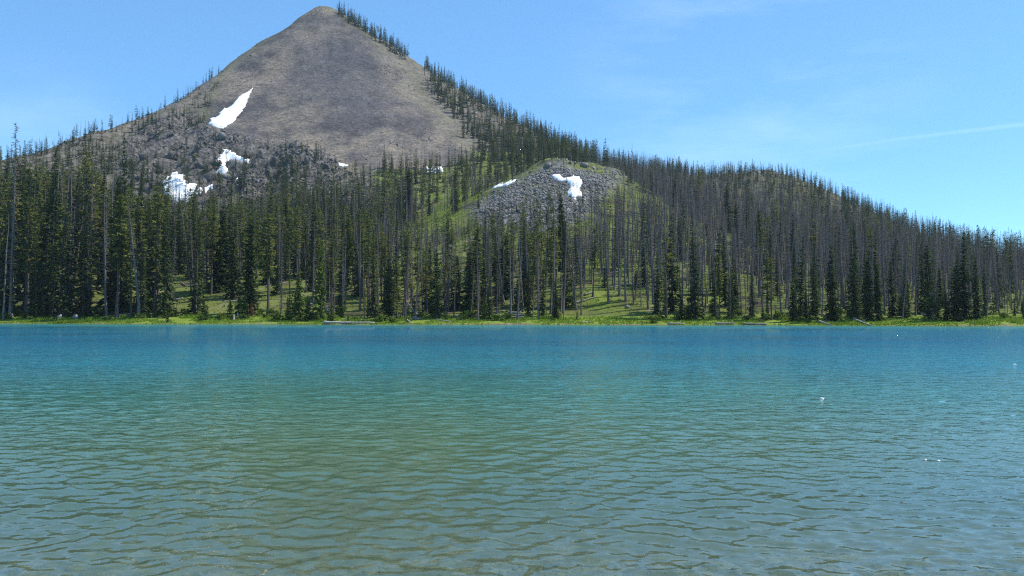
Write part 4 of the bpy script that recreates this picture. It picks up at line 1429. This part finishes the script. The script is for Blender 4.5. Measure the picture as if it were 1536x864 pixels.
def shrub_proto(seed, r, mat):
    gg = np.random.default_rng(seed)
    V1, F1 = leaf_clumps(np.stack([gg.normal(0, 0.35, 16) * r, gg.normal(0, 0.35, 16) * r, gg.uniform(0.1, 0.8, 16) * r], -1), np.full(16, 0.55 * r), gg, 22, 1.0)
    cm = mesh_from('foliage', V1, F1); cm.materials.append(mat)
    sv, sf = [], []
    for i in range(7):
        a = i * 0.9 + gg.uniform(0, 0.5)
        t_ = tube((0, 0, -0.15), (0.6 * r * math.cos(a), 0.6 * r * math.sin(a), r * gg.uniform(0.7, 1.1)), 0.03 * r, 0.008 * r, 4)
        b_ = len(sv) * 8
        sv.append(t_)
        sf += [(b_ + q, b_ + (q + 1) % 4, b_ + 4 + (q + 1) % 4, b_ + 4 + q) for q in range(4)]
    sm = mesh_from('stem', np.concatenate(sv), np.array(sf)); sm.materials.append(M['bark'])
    return [('stem', sm), ('foliage', cm)]


SHRUB = [shrub_proto(500 + i, 1.0, M['shrub'] if i != 2 else M['young']) for i in range(4)]


def place_parts(parts, name, loc, sc, label, cat, group=None):
    root = empty(name, loc, g.uniform(0, 6.28), sc)
    tag(root, label, cat, group)
    for nm, me in parts:
        o = bpy.data.objects.new(nm, me); o.parent = root; COL.objects.link(o)
    return root


BARE = [(866, 976)]
n_sh = 0
for i in range(84):
    u = float(g.uniform(-20, 1560)); inl = float(g.choice([g.uniform(3.0, 6.0), g.uniform(5, 14)]))
    if 862 < u < 978 or 480 < u < 566 and inl < 5:
        continue
    p = shore_pt(u, inl)
    r_ = float(g.uniform(0.4, 1.05)) if u < 880 or inl > 5 else float(g.uniform(0.35, 0.7))
    sg = int(np.clip(np.searchsorted(mark_u, u) - 1, 0, len(MARKS) - 1))
    big = 'rounded leafy green shrub' if r_ > 0.7 else 'small low green shrub'
    lab = f"{big} on the grassy bank {SEG[sg]}"
    place_parts(SHRUB[int(g.integers(4))], 'shrub', p, (r_ * 1.1, r_ * 1.1, r_), lab, 'shrub', lab.replace('shrub', 'shrubs', 1))
    n_sh += 1
# a few shrubs that stand out
for u, inl, r_, si, lab in [(545, 3.0, 0.55, 0, 'round low green shrub at the right end of the white driftwood log'), (588, 2.6, 0.85, 1, 'rounded pale green shrub on the bank right of the driftwood log'),
                            (414, 3.2, 0.95, 2, 'bright yellow-green shrub at the foot of the bushy young conifer'), (980, 2.0, 1.0, 3, 'dark low shrub at the water at the right end of the clearing')]:
    place_parts(SHRUB[si], 'shrub', shore_pt(u, inl), (r_ * 1.2, r_ * 1.2, r_), lab, 'shrub')

# young conifers along the bank
for i in range(64):
    u = float(g.uniform(0, 1536)); inl = float(g.uniform(4, 16))
    if 866 < u < 975 and inl < 14:
        continue
    p = shore_pt(u, inl)
    h = float(g.uniform(1.0, 3.6))
    key = ['young0', 'young1', 'spire0', 'spire1'][int(g.integers(4))] if u < 880 else ['young0', 'spire0', 'spire2', 'dense1'][int(g.integers(4))]
    sg = int(np.clip(np.searchsorted(mark_u, u) - 1, 0, len(MARKS) - 1))
    kind = 'bright young conifer sapling' if key.startswith('young') else 'small dark conifer sapling'
    lab = f"{kind} on the bank {SEG[sg]}"
    plant_tree(key, p, h, 1.5 if not key.startswith('young') else 1.0, g.uniform(0, 6.28), 'conifer_sapling', lab, 'sapling', lab.replace('sapling', 'saplings', 1))
# taller bright ones that show in front of the dark wood
for u, inl, h, lab in [(436, 4.6, 4.6, 'bushy young conifer, left of the broad bright one by the driftwood'), (463, 4.4, 4.2, 'short bright conifer between the broad and the narrow bright conifers'),
                       (498, 4.6, 3.4, 'small bright sapling over the left end of the white driftwood log'), (252, 1.2, 3.4, 'small dark sapling at the water with its reflection, below the ragged snow'),
                       (366, 7, 4.6, 'yellow-green young conifer left of the small rusty tree'), (310, 5, 2.6, 'lone short sapling on the grass left of the pale stumps')]:
    plant_tree('young0' if u != 252 else 'spire1', shore_pt(u, inl), h, 1.0, g.uniform(0, 6.28), 'conifer_sapling', lab, 'sapling')
make_proto('rusty0', 'live', 3.0, 0.75, 190, 'young', whorls=16, per=7, mat='rusty')
plant_tree('rusty0', shore_pt(378, 9.5), 2.9, 0.62, 0.3, 'conifer_sapling', 'small rusty orange dying tree on the bank', 'sapling')


def log_obj(name, p0, p1, r0, r1, label, mat, cat='log', group=None, seed=0, bend=0.02, stubs=3):
    gg = np.random.default_rng(seed + 900)
    p0, p1 = np.array(p0, float), np.array(p1, float)
    n, k = 9, 8
    d = p1 - p0; L = np.linalg.norm(d); dn = d / L
    s1 = np.cross(dn, (0, 0, 1.0)); s1 /= np.linalg.norm(s1) + 1e-9
    s2 = np.cross(s1, dn)
    V, F = [], []
    for i in range(n):
        t_ = i / (n - 1)
        c_ = p0 + d * t_ + s1 * math.sin(t_ * 3.1) * bend * L + s2 * gg.normal(0, 0.004 * L)
        rr = (r0 + (r1 - r0) * t_) * (1.5 if i == 0 else 1.0)
        for j in range(k):
            a = j * 2 * math.pi / k
            V.append(c_ + (s1 * math.cos(a) + s2 * math.sin(a)) * rr * gg.uniform(0.85, 1.15))
    for i in range(n - 1):
        for j in range(k):
            F.append((i * k + j, i * k + (j + 1) % k, (i + 1) * k + (j + 1) % k, (i + 1) * k + j))
    F.append((0, 3, 2, 1)); F.append((0, 5, 4, 3)); F.append((0, 7, 6, 5))
    b = (n - 1) * k
    F += [(b, b + 1, b + 2, b + 3), (b, b + 3, b + 4, b + 5), (b, b + 5, b + 6, b + 7)]
    root = empty(name, tuple(p0))
    tag(root, label, cat, group)
    me = mesh_from('trunk', np.array(V) - p0, np.array(F), True)
    link('trunk', me, mat, root)
    for i in range(stubs):
        t_ = gg.uniform(0.2, 0.9)
        c_ = p0 + d * t_ + s1 * math.sin(t_ * 3.1) * bend * L - p0
        a = gg.uniform(0.3, 2.8)
        q = c_ + (s1 * math.cos(a) + s2 * math.sin(a)) * gg.uniform(0.4, 1.0) + dn * 0.3
        tv_ = tube(c_, q, r1 * 0.45, r1 * 0.12, 5)
        link('branch', mesh_from('branch', tv_, np.array([(m, (m + 1) % 5, 5 + (m + 1) % 5, 5 + m) for m in range(5)]), True), mat, root)
    return root


def lie(u0, i0, u1, i1, up0=0.12, up1=0.12):
    return shore_pt(u0, i0, up0), shore_pt(u1, i1, up1)


D, Gy = M['drift'], M['snag']
log_obj('driftwood_log', *lie(486, 0.6, 562, 0.9, 0.22, 0.16), 0.20, 0.10, 'long white driftwood log lying along the water edge', D, seed=1)
log_obj('driftwood_log', *lie(1115, 0.3, 1150, 0.3), 0.16, 0.10, 'long pale log lying along the waterline under dark conifers', M['old_wood'], seed=2)
log_obj('driftwood_log', *lie(1074, 0.3, 1102, 0.4), 0.13, 0.08, 'pale log at the waterline, left of the long pale shore log', M['old_wood'], seed=3)
log_obj('driftwood_log', *lie(1002, 0.2, 1026, 0.4), 0.12, 0.08, 'thin pale log at the waterline just right of the grassy clearing', M['old_wood'], seed=4)
log_obj('driftwood_log', *lie(1229, 3.2, 1247, 0.2, 0.25, 0.05), 0.16, 0.10, 'short slanted log running down the bank by the big dark conifer', M['old_wood'], seed=5)
log_obj('driftwood_log', *lie(1281, 4.2, 1306, 0.0, 0.45, 0.02), 0.16, 0.10, 'slanted pale log sloping into the water below the twin conifers', M['old_wood'], seed=6)
log_obj('driftwood_log', *lie(655, 4.2, 676, 1.4, 0.15, 0.1), 0.09, 0.06, 'thin curved pale branch lying on the grass below the shaded conifer', D, seed=7, bend=-0.06, stubs=1)
log_obj('driftwood_log', *lie(872, 1.6, 886, 2.4), 0.08, 0.05, 'short white stick on the grass of the clearing', D, seed=8, stubs=1)
log_obj('driftwood_log', *lie(611, 3.4, 620, 0.8, 0.4, 0.05), 0.08, 0.05, 'thin pale stick slanting to the water below the leaning trunk', D, seed=9, stubs=1)
log_obj('driftwood_log', *lie(742, 4.6, 751, 6.2, 0.1, 0.6), 0.11, 0.06, 'short white forked log poking up left of the stacked grey logs', D, seed=10)
log_obj('fallen_trunk', *lie(608, 12, 631, 5.5, 2.9, 0.3), 0.11, 0.16, 'leaning grey trunk propped on the bank above a low grey boulder', Gy, seed=11)
log_obj('fallen_trunk', *lie(708, 22, 731, 14, 3.6, 0.4), 0.12, 0.18, 'tilted dead trunk leaning among the grey standing trees', Gy, seed=12)
for k_, (du, zz) in enumerate([(0, 0.15), (2, 0.48), (-3, 0.80)]):
    log_obj('fallen_trunk', *lie(765 + du, 6.4 + 0.25 * k_, 786 + du, 6.0 + 0.25 * k_, zz, zz), 0.15, 0.12,
            ['lowest grey log of the stacked fallen logs', 'middle grey log of the stacked fallen logs', 'topmost grey log of the stacked fallen logs'][k_], M['old_wood'], seed=13 + k_, stubs=1)
for i in range(46):
    u = float(g.uniform(0, 1536)); inl = float(g.uniform(7, 45))
    if 866 < u < 975 and inl < 20:
        continue
    sg = int(np.clip(np.searchsorted(mark_u, u) - 1, 0, len(MARKS) - 1))
    du = float(g.uniform(12, 42)) * (1 if g.random() < 0.5 else -1)
    lab = f"grey fallen trunk lying on the forest floor {SEG[sg]}"
    log_obj('fallen_trunk', *lie(u, inl, u + du, inl + float(g.uniform(-5, 5)), 0.25, 0.2), 0.15, 0.07, lab, M['old_wood'] if g.random() < 0.55 else Gy, 'log', lab.replace('trunk', 'trunks', 1), seed=40 + i, stubs=2)


def stump(u, inl, h, r, lab, seed):
    gg = np.random.default_rng(seed)
    k = 9
    ang = np.arange(k) * 2 * math.pi / k
    rows = [(-0.2, r * 1.5), (0.05, r * 1.2), (h * 0.6, r), (h, r * 0.9)]
    V = []
    for zi, (z, rr) in enumerate(rows):
        for a in ang:
            V.append((rr * math.cos(a) * gg.uniform(0.9, 1.1), rr * math.sin(a) * gg.uniform(0.9, 1.1), z + (gg.uniform(-0.25, 0.3) * h if zi == 3 else 0)))
    V.append((0, 0, h * 0.7))
    F = [(i * k + j, i * k + (j + 1) % k, (i + 1) * k + (j + 1) % k, (i + 1) * k + j) for i in range(3) for j in range(k)]
    T = [(3 * k + j, 3 * k + (j + 1) % k, 4 * k, 4 * k) for j in range(k)]
    me = bpy.data.meshes.new('tree_stump')
    me.from_pydata(V, [], [f for f in F] + [t_[:3] for t_ in T]); me.update()
    o = link('tree_stump', me, D, loc=shore_pt(u, inl))
    tag(o, lab, 'stump')


stump(351, 4.6, 0.75, 0.16, 'pale splintered stump near the water, lower one of a pair', 1)
stump(357, 6.6, 0.85, 0.13, 'pale splintered stump higher on the bank, upper one of a pair', 2)
stump(18, 7.5, 0.7, 0.22, 'pale broken stump beside the foot of the tallest dead conifer', 3)

# stones on the bed of the near shallows
lx_, ly_ = g.uniform(-7, 7, 2600), g.uniform(2.6, 8.0, 2600)
lz_ = ground_z(lx_, ly_)
ls_ = 0.015 + 0.06 * g.random(2600) ** 4
V, F = stones(np.stack([lx_, ly_, lz_], -1), ls_, g)
o = link('lakebed_stones', mesh_from('lakebed_stones', V, F), M['bed_stone'])
tag(o, 'brown stones on the lake bed in the clear shallows', kind='stuff')

# small white blobs set as specks on the right side of the lake
for u, v, w, lab in [(1233, 598, 0.075, 'bright white fleck, the one alone left of the others'), (1388, 691, 0.035, 'white fleck near the camp shore, left one of two'),
                     (1408, 692, 0.040, 'white fleck near the camp shore, right one of two'), (1522, 547, 0.10, 'bright white fleck far out by the right edge of the view'),
                     
                     ]:
    d_ = np.array(pix(u, v, 1.0)) - np.array((0, 0, EYE))
    Y = -EYE / d_[2]
    x, y = d_[0] * Y, Y
    gg = np.random.default_rng(int(u))
    w *= 0.6
    Vf = ICO2_V * np.array((w, w * 0.8, w * 0.5)) * gg.uniform(0.75, 1.2, (len(ICO2_V), 1))
    j = int(np.argmin(np.abs(yy - y))); i_ = int(np.argmin(np.abs(tans * yy[j] - x)))
    o = link('white_fleck', mesh_from('white_fleck', Vf, ICO2_F, True), M['plain_white'], loc=(x, y, float(WZ[j, i_]) + w * 0.1))
    tag(o, lab, 'foam fleck', 'white flecks on the lake')

# ------------------------------------------------------------------ mountain air
X0, X1, Y0_, Y1_, B0, B1 = -460.0, 460.0, -45.0, 800.0, -9.0, 236.0
hv = [(X0, Y0_, B0), (X1, Y0_, B0), (X1, Y1_, B0), (X0, Y1_, B0), (X0, Y0_, B1), (X1, Y0_, B1), (X1, Y1_, B1), (X0, Y1_, B1)]
hm = mesh_from('haze', hv, [(0, 3, 2, 1), (4, 5, 6, 7), (0, 1, 5, 4), (1, 2, 6, 5), (2, 3, 7, 6), (3, 0, 4, 7)])
mt, nt, out = new_mat('haze')
pv = N(nt, 'ShaderNodeVolumePrincipled')
pv.inputs['Color'].default_value = (0.72, 0.86, 1.0, 1)
pv.inputs['Density'].default_value = 0.00010
pv.inputs['Anisotropy'].default_value = 0.2
nt.links.new(pv.outputs['Volume'], out.inputs['Volume'])
tag(link('haze', hm, mt), 'thin pale mountain air', kind='stuff')
